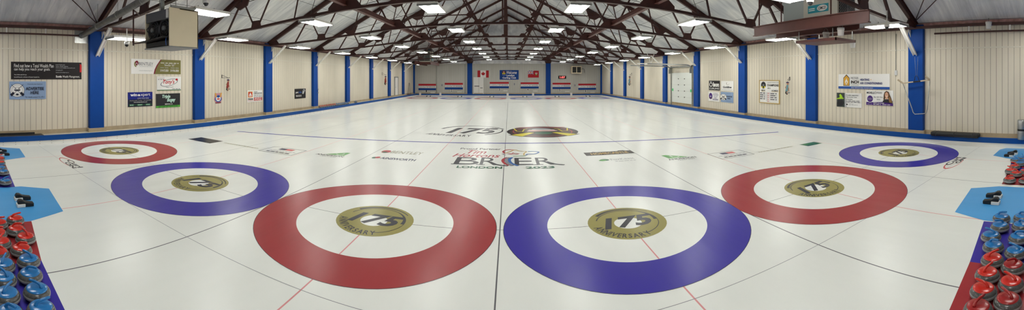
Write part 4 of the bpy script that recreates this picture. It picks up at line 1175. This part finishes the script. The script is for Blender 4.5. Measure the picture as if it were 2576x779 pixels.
# overhead door in the right wall
pa = on_x(1692, 200, WR).y; pb = on_x(1743, 200, WR).y
ya, yb = min(pa, pb), max(pa, pb)
zb, zt = HW+0.22, 2.65
d = struct('door_3', MB().box((WR-0.035, ya, HW), (WR-0.004, yb, HW+0.22)), mat('wood_sill', 'A98F5E', 0.7, 0, 0.2, 5))
ph = (zt-zb)/5
for i in range(5):
    p = MB().box((WR-0.06, ya, zb+i*ph+0.003), (WR-0.02, yb, zb+(i+1)*ph-0.003)).build('door_panel', mat('door_white', 'DDE0DA', 0.4), d, 0.004)
    if i < 4:
        for f in (0.35, 0.65):
            y = ya+(yb-ya)*f
            MB().box((WR-0.075, y-0.04, zb+(i+1)*ph-0.035), (WR-0.06, y+0.04, zb+(i+1)*ph+0.035)).build('hinge', M_dark, p)
for y, lab in ((ya-0.07, 0), (yb+0.07, 1)):
    mb = MB().bar((WR-0.09, y, HW), (WR-0.09, y, zt+0.1), 0.08, 0.07, (1,0,0))
    cur = [(WR-0.09-0.45*(1-math.cos(a)), y, zt+0.1+0.4*math.sin(a)) for a in [PI/2*i/8 for i in range(9)]]
    for p, q in zip(cur, cur[1:]): mb.bar(p, q, 0.08, 0.06, (0.3,0,1))
    mb.bar(cur[-1], (WR-3.3, y, zt+0.52), 0.07, 0.07)
    mb.build('track', M_gal, d)
    MB().prism([(0,0), (0.28,0), (0.28,0.25), (0.12,0.55), (0,0.55)], (WR-0.02, y-0.03, zt-0.05), (-1,0,0), (0,0,1), (0,1,0), 0.05).build('bracket', M_gal, d)
MB().tube([(WR-0.14, ya-0.1, zt+0.42), (WR-0.14, yb+0.1, zt+0.42)], 0.05, 10).build('spring_shaft', M_gal, d)
MB().bar((WR-0.2, (ya+yb)/2, zt+0.55), (WR-3.4, (ya+yb)/2, zt+0.6), 0.06, 0.06).build('opener_rail', M_white, d)
MB().bar((WR-2.4, (ya+yb)/2, zt+0.6), (WR-2.1, (ya+yb)/2, cz(9.5)), 0.03, 0.03).bar((WR-2.4, (ya+yb)/2, zt+0.6), (WR-2.75, (ya+yb)/2, cz(9)), 0.03, 0.03).build('hanger', M_white, d)
for f in (0.05, 0.95):
    y = ya+(yb-ya)*f
    MB().box((WR-0.075, y-0.09, 1.32), (WR-0.06, y+0.09, 1.5)).build('sticker', mat('green_sticker', '2FBF6B', 0.5), d)
# white posts breaking the far boards
for i, px in enumerate((1057, 1108, 1277, 1341, 1437)):
    x = on_y(px, 232, YI).x
    o = MB().box((x-0.13, YI-0.06, 0), (x+0.13, YI+0.1, 0.45)).build('board_post', M_white, None, 0.02)
    tag(o, 'white box post in the far boards, %s from the left' % FN[i], 'post', 'far board posts')

# ------------------------------------------------------------------ unit heater on the left
HX0, HX1, HY0, HY1, HZ0, HZ1 = -7.95, -6.84, 5.05, 5.95, 3.02, 3.95
M_beige = mat('beige_enamel', 'E4D6B6', 0.45, 0, 0.03, 2)
t = thing('unit_heater', 'big beige unit heater with dark fan side hanging above the left wall signs', 'heater', ((HX0+HX1)/2, (HY0+HY1)/2, HZ0))
def rel(b_): return b_.xf(Matrix.Translation(-Vector(((HX0+HX1)/2, (HY0+HY1)/2, HZ0))))
b_ = MB().box((HX1-0.03, HY0, HZ0), (HX1, HY1, HZ1)).box((HX0, HY0+0.02, HZ0), (HX0+0.03, HY1, HZ1)).box((HX0, HY1-0.03, HZ0), (HX1, HY1, HZ1)).box((HX0, HY0+0.3, HZ1-0.03), (HX1, HY1, HZ1))
rel(b_).build('casing', M_beige, t, 0.004)
rel(MB().box((HX0, HY0, HZ0-0.02), (HX1, HY1, HZ0+0.01))).build('base_panel', M_grey, t)
rel(MB().box((HX0+0.04, HY0+0.34, HZ0+0.02), (HX1-0.04, HY0+0.38, HZ1-0.03))).build('inner_panel', M_dark, t)
rel(MB().box((HX0+0.03, HY0+0.02, HZ1-0.26), (HX1-0.05, HY0+0.3, HZ1-0.02))).build('control_box', mat('control_grey', '55565A', 0.5), t, 0.006)
rel(MB().box((HX1-0.14, HY0-0.005, HZ1-0.24), (HX1-0.06, HY0+0.03, HZ1-0.04))).build('label_plate', M_white, t)
for fx in (0.30, 0.76):
    cx_ = HX0+fx*(HX1-HX0); czz = HZ0+0.46
    g = MB()
    g.lathe([(0.2, -0.14), (0.24, -0.12), (0.24, 0.1), (0.05, 0.12)], 28)
    f = g.xf(Matrix.Translation((cx_, HY0+0.18, czz)) @ Matrix.Rotation(PI/2, 4, 'X'))
    fo = rel(f).build('fan_housing', M_dark, t)
    gr = MB()
    for rr in (0.07, 0.13, 0.19, 0.245):
        gr.tube([(cx_+rr*math.cos(q), HY0+0.06-0.02*(rr < 0.2), czz+rr*math.sin(q)) for q in [2*PI*i/28 for i in range(28)]], 0.006 if rr < 0.2 else 0.012, 6, True)
    for q in range(4):
        a = q*PI/2+0.4
        gr.tube([(cx_+0.05*math.cos(a), HY0+0.04, czz+0.05*math.sin(a)), (cx_+0.25*math.cos(a), HY0+0.07, czz+0.25*math.sin(a))], 0.007, 6)
    rel(gr).build('fan_guard', mat('guard_grey', '4A4B4D', 0.4, 0.5), fo)
    m_ = MB().lathe([(0.0, -0.06), (0.05, -0.06), (0.058, -0.05), (0.058, 0.06), (0.0, 0.06)], 20).xf(Matrix.Translation((cx_, HY0+0.05, czz)) @ Matrix.Rotation(-PI/2, 4, 'X'))
    rel(m_).build('motor', mat('motor_grey', '6E6F70', 0.5, 0.3), fo)
    bl = MB()
    for k in range(6):
        a = k*PI/3
        bl.bar((cx_+0.07*math.cos(a), HY0+0.14, czz+0.07*math.sin(a)), (cx_+0.19*math.cos(a), HY0+0.18, czz+0.19*math.sin(a)), 0.09, 0.01, (0.3,1,0.2))
    rel(bl).build('fan_blades', mat('blade_grey', '3A3B3D', 0.4, 0.3), fo)
rel(MB().bar((HX0+0.02, HY0-0.02, HZ0+0.16), (HX1-0.06, HY0-0.02, HZ0+0.22), 0.3, 0.02).box((HX0+0.05, HY0+0.02, HZ0+0.03), (HX1-0.06, HY0+0.28, HZ0+0.14))).build('burner_tray', M_black, t)
rel(MB().tube([(HX0+0.2+0.1*math.sin(i*0.9), HY0+0.03-0.04*math.cos(i), HZ0+0.2+i*0.05) for i in range(10)], 0.012, 6)).build('cable', M_black, t)
rel(MB().tube([(HX1-0.12, HY0-0.01, HZ0+0.03), (HX1-0.09, HY0-0.05, HZ0+0.12), (HX1-0.1, HY0-0.02, HZ0+0.24)], 0.008, 6)).build('blue_wire', mat('blue_wire', '2A5DB0', 0.5), t)
rel(MB().tube([(HX1-0.55, HY0+0.18, HZ1-0.03), (HX1-0.55, HY0+0.18, HZ1+0.35)], 0.055, 14)).build('vent_collar', M_gal, t)
for y in (HY0+0.34, HY1-0.2):
    for x in (HX1-0.2, HX0+0.2):
        rel(MB().tube([(x, y, HZ1-0.01), (x, y, 4.42)], 0.01, 6)).build('hanger_rod', M_gal, t)
rel(MB().bar((HX1-0.02, HY0+0.05, HZ1+0.03), (HX1-0.02, HY1-0.1, HZ1+0.03), 0.05, 0.05)).build('support_angle', M_gal, t)
# flue pipe to the left wall
t = thing('flue_pipe', 'grey metal flue pipe from the beige heater to the foil flange on the left wall', 'pipe', (0,0,0))
pp = [(HX1-0.55, HY0+0.18, HZ1+0.352), (HX1-0.55, HY0+0.18, HZ1+0.44), (HX1-0.75, HY0+0.16, HZ1+0.53), (-9.5, 5.15, 4.2), (WL+0.2, 5.05, 3.85), (WL+0.02, 5.04, 3.83)]
MB().tube(pp, 0.105, 16).build('pipe', mat('flue_grey', '7E7F7C', 0.3, 0.7, 0.2, 8), t)
for k in (0.15, 0.45, 0.75):
    q = Vector(pp[2]).lerp(Vector(pp[4]), k); dd = (Vector(pp[4])-Vector(pp[2])).normalized()
    MB().tube([q-dd*0.03, q+dd*0.03], 0.112, 16).build('pipe_clamp', M_gal, t)
    MB().tube([q, (q.x, q.y, rz(q.x-XC)-0.1)], 0.008, 6).build('hanger_wire', M_gal, t)
MB().box((WL+0.005, 4.76, 3.55), (WL+0.03, 5.3, 4.05)).build('wall_flange', mat('flange_foil', 'B9BAB8', 0.25, 0.7, 0.3, 10), t)
# brown gas pipe drop
t = thing('hanging_gas_pipe', 'thin brown gas pipe dropping beside the beige heater', 'pipe', (0,0,0))
xg, yg = -8.45, 5.0
MB().tube([(xg, yg, 4.12), (xg, yg, 3.15)], 0.022, 8).tube([(xg, yg, 3.2), (xg+0.46, yg+0.1, 3.2)], 0.018, 8).build('pipe', M_brown, t)
MB().tube([(xg, yg, 3.24), (xg, yg, 3.34)], 0.035, 8).build('coupling', M_brown2, t)
MB().tube([(xg, yg, 4.12), (xg-0.6, yg+0.58, 4.12)], 0.02, 8).build('branch', M_brown, t)

# ------------------------------------------------------------------ dehumidifiers on brown frames
M_cab = mat('cabinet_grey', 'C4C0B4', 0.45, 0, 0.04, 2)
M_cab2 = mat('cabinet_blue_grey', 'A7AEAE', 0.45)
M_teal = mat('teal_label', '1E8FA0', 0.4)
def dehumidifier(label, flabel, y0, y1, x0, x1, z, side):
    """frame of two channels along Y between two trusses carrying a cabinet"""
    f = thing('equipment_frame', flabel, 'frame', (0, 0, 0))
    for x, ys in ((x0, y0), (x1, y0+1.0)):
        MB().bar((x, ys, z), (x, y1, z), 0.03, 0.32).bar((x, ys, z+0.15), (x, y1, z+0.15), 0.14, 0.025).bar((x, ys, z-0.15), (x, y1, z-0.15), 0.14, 0.025).build('channel', M_brown2, f)
    for k in range(4):
        y = y0+1.1+(y1-y0-1.2)*k/3
        MB().bar((x0+0.08, y, z+0.05), (x1-0.08, y, z+0.05), 0.08, 0.12).build('cross_member', M_brown2, f)
    for y in (y0+1.25, y1-0.25):
        for x in (x0, x1):
            MB().bar((x, y, z+0.1), (x, y, rz(x-XC)-0.05), 0.05, 0.012, (0,1,0)).build('hanger', M_brown2, f)
    zz = z+0.17
    m = thing('dehumidifier', label, 'dehumidifier', (0, 0, 0))
    ym = y0+(y1-y0)*0.24; yn = y0+(y1-y0)*0.52; yo = y0+(y1-y0)*0.72
    xa, xb = x0+0.09, x1-0.08
    MB().box((xa, ym, zz), (xb, yn, zz+1.05)).build('cabinet', M_cab, m, 0.01)
    MB().box((xa+0.05, yn, zz), (xb-0.2, yo, zz+0.62)).build('side_cabinet', M_cab2, m, 0.01)
    xs = xa if side > 0 else xb
    n = -1 if side > 0 else 1
    yc_ = ym+(yn-ym)*0.55
    hw = (yn-ym)*0.3
    lb = MB().obox((xs+n*0.006, yc_, zz+0.24), (0.006,0,0), (0,hw,0), (0,0,0.11)).build('label', M_teal, m)
    el = MB(); pts = [(xs+n*0.014, yc_-hw*0.42*side*1.0+hw*0.5*math.cos(a), zz+0.24+0.085*math.sin(a)) for a in [2*PI*i/28 for i in range(28)]]
    el.add(pts, [tuple(range(28))]); el.build('label_oval', M_white, lb)
    tx = MB(); text_rect(tx, lambda u, v: Vector((xs+n*0.018, yc_-hw*0.42*side-u*side, zz+0.24+v)), -hw*0.36, -0.04, hw*0.36, 0.04, 'CIMCO', .02); tx.build('lettering', mat('print_black', '231F20', 0.45), lb)
    st_ = MB()
    for k in range(2):
        st_.obox((xs+n*0.014, yc_+hw*0.6*side, zz+0.205+0.05*k), (0.002,0,0), (0,hw*0.3,0), (0,0,0.012))
    st_.build('label_line', M_white, lb)
    # filter grille on the end nearest the viewer
    g = MB().box((xa+0.06, ym-0.02, zz+0.05), (xb-0.06, ym-0.002, zz+1.0)).build('grille', M_dark, m)
    sl = MB(); nx_ = 9
    for k in range(-nx_, nx_+6):
        for sgn in (1, -1):
            a0 = Vector((xa+0.06+(xb-xa-0.12)*k/nx_, ym-0.03, zz+0.05)); a1 = a0+Vector((sgn*0.95, 0, 0.95))
            # clip to the grille
            def cut(p, q):
                lo, hi = xa+0.06, xb-0.06
                t0, t1 = 0.0, 1.0; dx = q.x-p.x
                ts = sorted(((lo-p.x)/dx, (hi-p.x)/dx)); t0 = max(0, ts[0]); t1 = min(1, ts[1])
                return (p+(q-p)*t0, p+(q-p)*t1) if t1-t0 > 0.02 else None
            c = cut(a0, a1)
            if c: sl.bar(c[0], c[1], 0.018, 0.012, (0,1,0))
    sl.bar(((xa+xb)/2, ym-0.035, zz+0.05), ((xa+xb)/2, ym-0.035, zz+1.0), 0.03, 0.02, (0,1,0))
    sl.build('lattice', M_gal, g)
    du = MB().tube([((xa+xb)/2, yn-0.1, zz+1.3), ((xa+xb)/2, yo+0.2, zz+1.35), ((xa+xb)/2, yo+0.8, zz+1.2)], 0.26, 18)
    du.build('duct', mat('duct_black', '35353A', 0.5, 0.2, 0.1, 6), m)
    MB().lathe([(0.275, -0.05), (0.275, 0.05)], 20).xf(Matrix.Translation(((xa+xb)/2, yo, zz+1.33)) @ Matrix.Rotation(PI/2, 4, 'X')).build('duct_band', M_white, m)
    return f
dehumidifier('grey dehumidifier cabinet with teal label on the brown frame at upper right', 'brown steel frame bridging the two nearest trusses on the right', 4.95, 9.5, 7.75, 8.75, 3.82, 1)
dehumidifier('small distant grey dehumidifier cabinet on a brown frame at far left', 'distant brown steel frame between two trusses at far left', TY[6]-0.2, TY[7]+0.2, -9.4, -8.0, 3.85, -1)
t = thing('hanging_drip_tray', 'brown metal drip tray hung under the right dehumidifier', 'tray', (8.35, 6.9, 3.3))
MB().box((-0.45, -0.75, 0), (0.45, 0.75, 0.02)).build('pan', M_brown2, t)
rim = MB().box((-0.47, -0.77, 0), (-0.44, 0.77, 0.08)).box((0.44, -0.77, 0), (0.47, 0.77, 0.08)).box((-0.47, -0.77, 0), (0.47, -0.74, 0.08)).box((-0.47, 0.74, 0), (0.47, 0.77, 0.08))
rim.build('rim', M_brown2, t)
for x, y in ((-0.455, -0.65), (0.455, -0.65), (-0.455, 0.65), (0.455, 0.65)):
    MB().bar((x, y, 0.05), (x, y, 0.34), 0.03, 0.008, (0,1,0)).build('strap', M_gal, t)
def bucket(label, p, top, dark=False):
    t = thing('bucket', label, 'bucket', p, 0, 'hanging drip buckets')
    MB().lathe([(0.0, 0.0), (0.085, 0.0), (0.1, 0.2), (0.105, 0.2), (0.105, 0.22), (0.095, 0.22), (0.08, 0.012), (0.0, 0.012)], 24).build('body', M_white, t)
    MB().lathe([(0.101, 0.16), (0.108, 0.165), (0.108, 0.18), (0.102, 0.185)], 24).build('rim', M_white, t)
    MB().tube([(0.1*math.cos(a), 0, 0.2+0.14*math.sin(a)) for a in [PI*i/12 for i in range(13)]], 0.005, 6).build('bail', M_gal, t)
    MB().tube([(0, 0, 0.34), (0, 0, top-p[2])], 0.006, 6).build('cord', M_dark, t)
p = at_r(2115, 90, 10.0); bucket('white bucket hanging in the middle below the right frame', (p.x, p.y, p.z), 3.80)
p = at_r(2078, 100, 10.7); bucket('greyish white bucket hanging left, half hidden behind the brown frame', (p.x, p.y, p.z), 3.985)
p = at_r(2145, 120, 12.2); bucket('white bucket hanging lowest, right of the brown tray', (p.x, p.y, p.z), 4.0)
p = on_x(2487, 72, WR-0.4); bucket('white bucket with blue dot hanging from the strut on the right wall', (p.x, p.y, p.z), HE-0.1)
o = MB().obox((0,-0.106,0.11), (0.022,0,0), (0,0.002,0), (0,0,0.022)).build('blue_dot', mat('blue_dot', '2A4FA0', 0.4), bpy.data.objects['bucket.003'])

# ------------------------------------------------------------------ far unit heater and corner fan
x0, x1, z0, z1 = wall_rect(1435, 1459.5, 158.5, 177, 'F', 8)
t = thing('unit_heater', 'beige unit heater with two dark louvred openings high on the far wall', 'heater', (x0, YF-0.65, z0))
W_, H_ = x1-x0, z1-z0
MB().box((0, -0.3, 0), (W_, 0.45, H_)).build('casing', M_beige, t, 0.01)
for k in range(2):
    lo = 0.1+k*(W_-0.1)/2
    g = MB().box((lo, -0.33, 0.12), (lo+(W_-0.3)/2, -0.3, H_-0.12)).build('opening', M_dark, t)
    s_ = MB()
    for q in range(6):
        z = 0.18+q*(H_-0.32)/5.5
        s_.bar((lo+0.02, -0.345, z), (lo+(W_-0.3)/2-0.02, -0.345, z), 0.04, 0.012, (0,0.5,1))
    s_.build('louvre', mat('louvre', '4A4A40', 0.5), g)
for x in (0.2, W_-0.2):
    MB().tube([(x, 0, H_-0.01), (x, 0, 4.55-z0)], 0.012, 6).build('hanger_rod', M_gal, t)
MB().tube([(W_, 0, 0.45), (W_+0.15, 0, 0.62), (W_+0.35, 0, 0.6), (W_+0.42, 0, 0.4), (W_+0.42, 0, 0.1)], 0.025, 8).build('cable', M_dark, t)
p = on_y(1041, 158, 43.8)
t = thing('wall_fan', 'small dark fan box in the far left corner under the roof', 'fan', p)
MB().box((-0.3, -0.2, -0.25), (0.3, 0.2, 0.25)).build('housing', M_black, t, 0.03)
MB().lathe([(0.2, 0), (0.22, 0.03), (0.2, 0.05)], 20).xf(Matrix.Translation((0, -0.2, 0)) @ Matrix.Rotation(PI/2, 4, 'X')).build('grille_ring', M_gal, t)
MB().bar((0, 0, 0.24), (0, 0, 0.7), 0.05, 0.05, (0,1,0)).build('bracket', M_gal, t)

# ------------------------------------------------------------------ cameras
def dome(label, p, top):
    t = thing('dome_camera', label, 'camera', p, 0, 'dome cameras')
    MB().lathe([(0.0, 0.09), (0.075, 0.09), (0.085, 0.05), (0.085, 0.0), (0.0, 0.0)], 20).build('mount', M_white, t)
    MB().ball((0, 0, 0.0), (0.065, 0.065, 0.075), 16, 8).build('dome', mat('smoked_dome', '202124', 0.1), t)
    MB().bar((0, 0, 0.08), (0, 0, top-p[2]), 0.03, 0.03, (0,1,0)).build('arm', M_white, t)
p = at_r(319, 112, 11.5); dome('white dome camera below the light beside the nearest left column', p, p.z+0.5)
p = at_r(2231, 68, 11.0); dome('white dome camera under the light by the nearest right column', p, p.z+0.5)
p = at_r(518, 8, 8.6); dome('dome camera high above the beige heater', p, p.z+0.6)
p = at_r(2038, 6, 8.4); dome('dome camera in front of the right dehumidifier', p, p.z+0.5)

# ------------------------------------------------------------------ scraper frame on the near right column
M_wood = mat('pale_wood', 'B9A88C', 0.6, 0, 0.15, 8)
X = WR-0.34
def rw(px, py): 
    p = on_x(px, py, X); return Vector((X, p.y, p.z))
t = thing('ice_scraper', 'wood handled metal frame hanging on the near right column', 'ice tool', (0, 0, 0))
A, B_, C_, D_ = rw(2271, 209), rw(2339, 201), rw(2297, 281), rw(2332, 280)
MB().bar(A, B_, 0.04, 0.045).build('bar', M_wood, t, 0.008)
for q, e in ((A, rw(2262, 200)), (B_, rw(2331, 191))):
    MB().bar(q, e+Vector((-0.12, 0, 0)), 0.04, 0.06).build('grip', M_wood, t, 0.01)
MB().tube([A, rw(2294, 272), rw(2297, 282), rw(2301, 287), rw(2322, 286), rw(2330, 284), rw(2333, 274), B_], 0.016, 8).build('frame', M_gal, t)
MB().tube([rw(2300, 203), rw(2302, 192), rw(2305, 190), rw(2309, 193), rw(2312, 203)], 0.01, 6).build('hook', M_dark, t)
MB().bar(rw(2298, 206), rw(2316, 204), 0.05, 0.05).build('sleeve', M_dark, t)
MB().tube([rw(2304, 191), (X, rw(2301, 150).y, 3.0)], 0.005, 6).tube([rw(2307, 191), (X, rw(2309, 150).y, 3.0)], 0.005, 6).build('cord', M_gal, t)
# inverted frame in the far left corner
t = thing('ice_scraper', 'distant dark tool frame leaning on the walkway in the far left corner', 'ice tool', (WL+0.25, 42.6, HW))
MB().tube([(0, -0.6, 0.02), (0.05, -0.35, 1.35), (0.05, -0.2, 1.42), (0.05, -0.05, 1.35), (0, 0.45, 0.02)], 0.02, 8).build('frame', M_dark, t)
MB().box((-0.12, -0.7, 0), (0.12, 0.6, 0.05)).build('blade', M_brown2, t)
# rope with hooks on the fourth left column
t = thing('rope_pulley', 'thin white rope pair with metal hooks on the fourth left column', 'rope', (0, 0, 0))
xr, yr = WL+0.225, TY[3]+0.12
MB().tube([(xr, yr, 3.6), (xr, yr+0.02, 1.55)], 0.008, 6).tube([(xr, yr+0.06, 3.6), (xr, yr+0.08, 1.35)], 0.008, 6).build('rope', M_white, t)
for dz in (1.52, 1.3):
    MB().tube([(xr+0.01+0.04*math.cos(a), yr+0.04, dz+0.05*math.sin(a)) for a in [2*PI*i/12 for i in range(12)]], 0.01, 6, True).build('hook', M_steel, t)

# ------------------------------------------------------------------ walkway odds and ends
t = thing('foam_roll', 'long black foam roll lying on the right walkway beside the column', 'foam roll', (0,0,0))
ya = on_x(2343, 300, WR-0.3).y; yb = on_x(2463, 300, WR-0.3).y
MB().box((WR-0.42, yb, HW+0.005), (WR-0.1, ya, HW+0.155)).build('roll', M_black, t, 0.05)
for f in (0.12, 0.5, 0.88):
    y = yb+(ya-yb)*f
    MB().box((WR-0.425, y-0.02, HW+0.004), (WR-0.095, y+0.02, HW+0.16)).build('strap', mat('black_strap', '2A2A2C', 0.7), t, 0.045)
t = thing('rubber_mat', 'black rubber mat with turned up edge on the left walkway', 'mat', (0,0,0))
MB().box((WL+0.14, -1.5, HW), (WL+0.5, 3.45, HW+0.03)).build('mat', M_black, t)
MB().box((WL+0.14, -1.5, HW), (WL+0.2, 3.2, HW+0.09)).build('edge', M_black, t)
p = on_x(2571, 330, WR-0.2)
t = thing('metal_cylinder', 'ribbed steel cylinder standing on the right walkway at the photo edge', 'canister', (WR-0.2, p.y, HW))
MB().lathe([(0.0, 0.0), (0.15, 0.0), (0.155, 0.02), (0.155, 0.26), (0.15, 0.28)], 24).lathe([(0.15, 0.34), (0.155, 0.36), (0.155, 0.6), (0.14, 0.63), (0.0, 0.64)], 24).build('body', M_steel, t)
MB().lathe([(0.149, 0.275), (0.152, 0.28), (0.152, 0.34), (0.149, 0.345)], 24).build('band', M_dark, t)
# conduit and switch box on the right wall
t = thing('switch_box', 'small grey switch box with conduit on the right wall beside the near column', 'switch', (0,0,0))
p = on_x(2255, 183, WR)
MB().box((WR-0.06, p.y-0.05, p.z-0.09), (WR-0.003, p.y+0.05, p.z+0.09)).build('box', mat('switch_grey', 'C6C7C6', 0.4), t, 0.008)
MB().tube([(WR-0.03, p.y, p.z+0.09), (WR-0.03, p.y, HE-0.2)], 0.012, 8).build('conduit', M_gal, t)
for px, lab in ((1098, 'left'), (1170, 'right')):
    x = on_y(px, 200, YF).x
    o = MB().tube([(x, YF-0.05, HW+0.1), (x, YF-0.05, HE-0.05)], 0.04, 8).build('conduit', mat('conduit_grey', 'A9A79E', 0.5))
    tag(o, 'thin grey vertical conduit on the far wall, %s of the two' % ('leftmost' if lab == 'left' else 'rightmost'), 'pipe', 'far wall conduits')

# ------------------------------------------------------------------ little hanging wall figures of curlers
FC = {'skin': mat('figure_skin', 'B58164', 0.6), 'hat': mat('figure_hat', '35204E', 0.7), 'shirt': mat('figure_shirt', '8E2A26', 0.7), 'teal': mat('figure_teal', '6E97A0', 0.7), 'dark': mat('figure_dark', '2A2628', 0.6)}
def figure(label, px, py, wall, shirt, scale, flip):
    """small carved curler in a tam, bent over a stone, hung from a wall bracket"""
    X = WL+0.3 if wall == 'L' else WR-0.3
    p = on_x(px, py, X)
    s = 1 if wall == 'L' else -1
    t = thing('hanging_figure', label, 'figure', (X, p.y, p.z), 0, 'hanging curler figures')
    k = scale; f = flip
    def skinned(name, pts, r, m):
        MB().tube([Vector((a*0.3, b_*f, c))*k for a, b_, c in pts], [q*k for q in r], 10).build(name, m, t)
    skinned('body', [(0, 0.0, 0.30), (0, 0.01, 0.22), (0, 0.02, 0.12), (0.02, 0.05, 0.0), (0, 0.10, -0.1), (0, 0.08, -0.18)], [0.06, 0.075, 0.07, 0.085, 0.09, 0.05], FC[shirt])
    b_ = MB(); b_.ball((0, -0.02*f*k, 0.37*k), (0.07*k, 0.075*k, 0.085*k), 14, 10); b_.ball((0, -0.095*f*k, 0.36*k), (0.02*k, 0.03*k, 0.02*k), 8, 6)
    b_.build('head', FC['skin'], t)
    b_ = MB(); b_.ball((0, 0, 0.455*k), (0.1*k, 0.12*k, 0.045*k), 14, 8); b_.ball((0, 0, 0.505*k), 0.025*k, 8, 6)
    b_.build('hat', FC['hat'], t)
    skinned('arm', [(0.1, 0.03, 0.22), (0.2, -0.03, 0.05), (0.1, -0.09, -0.14)], [0.035, 0.03, 0.024], FC['skin'])
    skinned('arm', [(-0.1, 0.05, 0.22), (-0.2, 0.14, 0.12), (-0.1, 0.12, 0.02)], [0.035, 0.03, 0.024], FC['skin'])
    skinned('leg', [(0.06, 0.09, -0.14), (0.1, 0.02, -0.24), (0.06, 0.06, -0.38)], [0.055, 0.05, 0.03], FC['skin'])
    skinned('leg', [(-0.06, 0.1, -0.14), (-0.1, 0.14, -0.28), (-0.06, 0.02, -0.36)], [0.055, 0.05, 0.03], FC['dark'])
    MB().lathe([(0, -0.28), (0.07, -0.28), (0.1, -0.25), (0.1, -0.22), (0.07, -0.19), (0, -0.19)], 16).xf(Matrix.Translation((0, -0.12*f*k, 0)) @ Matrix.Scale(k, 4)).build('stone', M_band, t)
    br = MB().bar((-s*0.29, 0.22*f*k, 0.86*k), (-s*0.29, 0.22*f*k, 0.6*k), 0.03, 0.02, (0,1,0)).tube([(-s*0.28, 0.22*f*k, 0.84*k), (0, 0, 0.62*k)], 0.008, 6).tube([(-s*0.28, 0.22*f*k, 0.62*k), (0, -0.1*f*k, 0.62*k)], 0.008, 6).tube([(0, 0, 0.62*k), (0, 0, 0.5*k)], 0.006, 6)
    br.ball((0, -0.12*f*k, 0.63*k), 0.03*k, 8, 6)
    br.build('bracket', FC['dark'], t)
figure('small red shirted curler figure hanging from a bracket on the near left wall', 574, 216, 'L', 'shirt', 0.62, -1)
figure('small blue shirted curler figure hanging from a bracket on the near right wall', 1981, 224, 'R', 'teal', 0.66, 1)
figure('distant tiny curler figure hanging on the left wall before the door', 970, 204, 'L', 'shirt', 1.0, -1)
figure('distant tiny curler figure hanging on the right wall beside a blue column', 1584, 205, 'R', 'teal', 1.0, 1)
EXPO=0.11
# ------------------------------------------------------------------ light and view
w = bpy.data.worlds.new('world'); SC.world = w; w.use_nodes = True
w.node_tree.nodes['Background'].inputs[0].default_value = (0.9, 0.95, 1, 1)
w.node_tree.nodes['Background'].inputs[1].default_value = 0.02
vs_ = SC.view_settings
vs_.view_transform = 'Standard'; vs_.look = 'None'; vs_.gamma = 1.0; vs_.use_curve_mapping = False
vs_.exposure = EXPO
SC.cycles.use_denoising = True
SC.cycles.max_bounces = 8
SC.cycles.diffuse_bounces = 5
SC.cycles.sample_clamp_indirect = 8.0
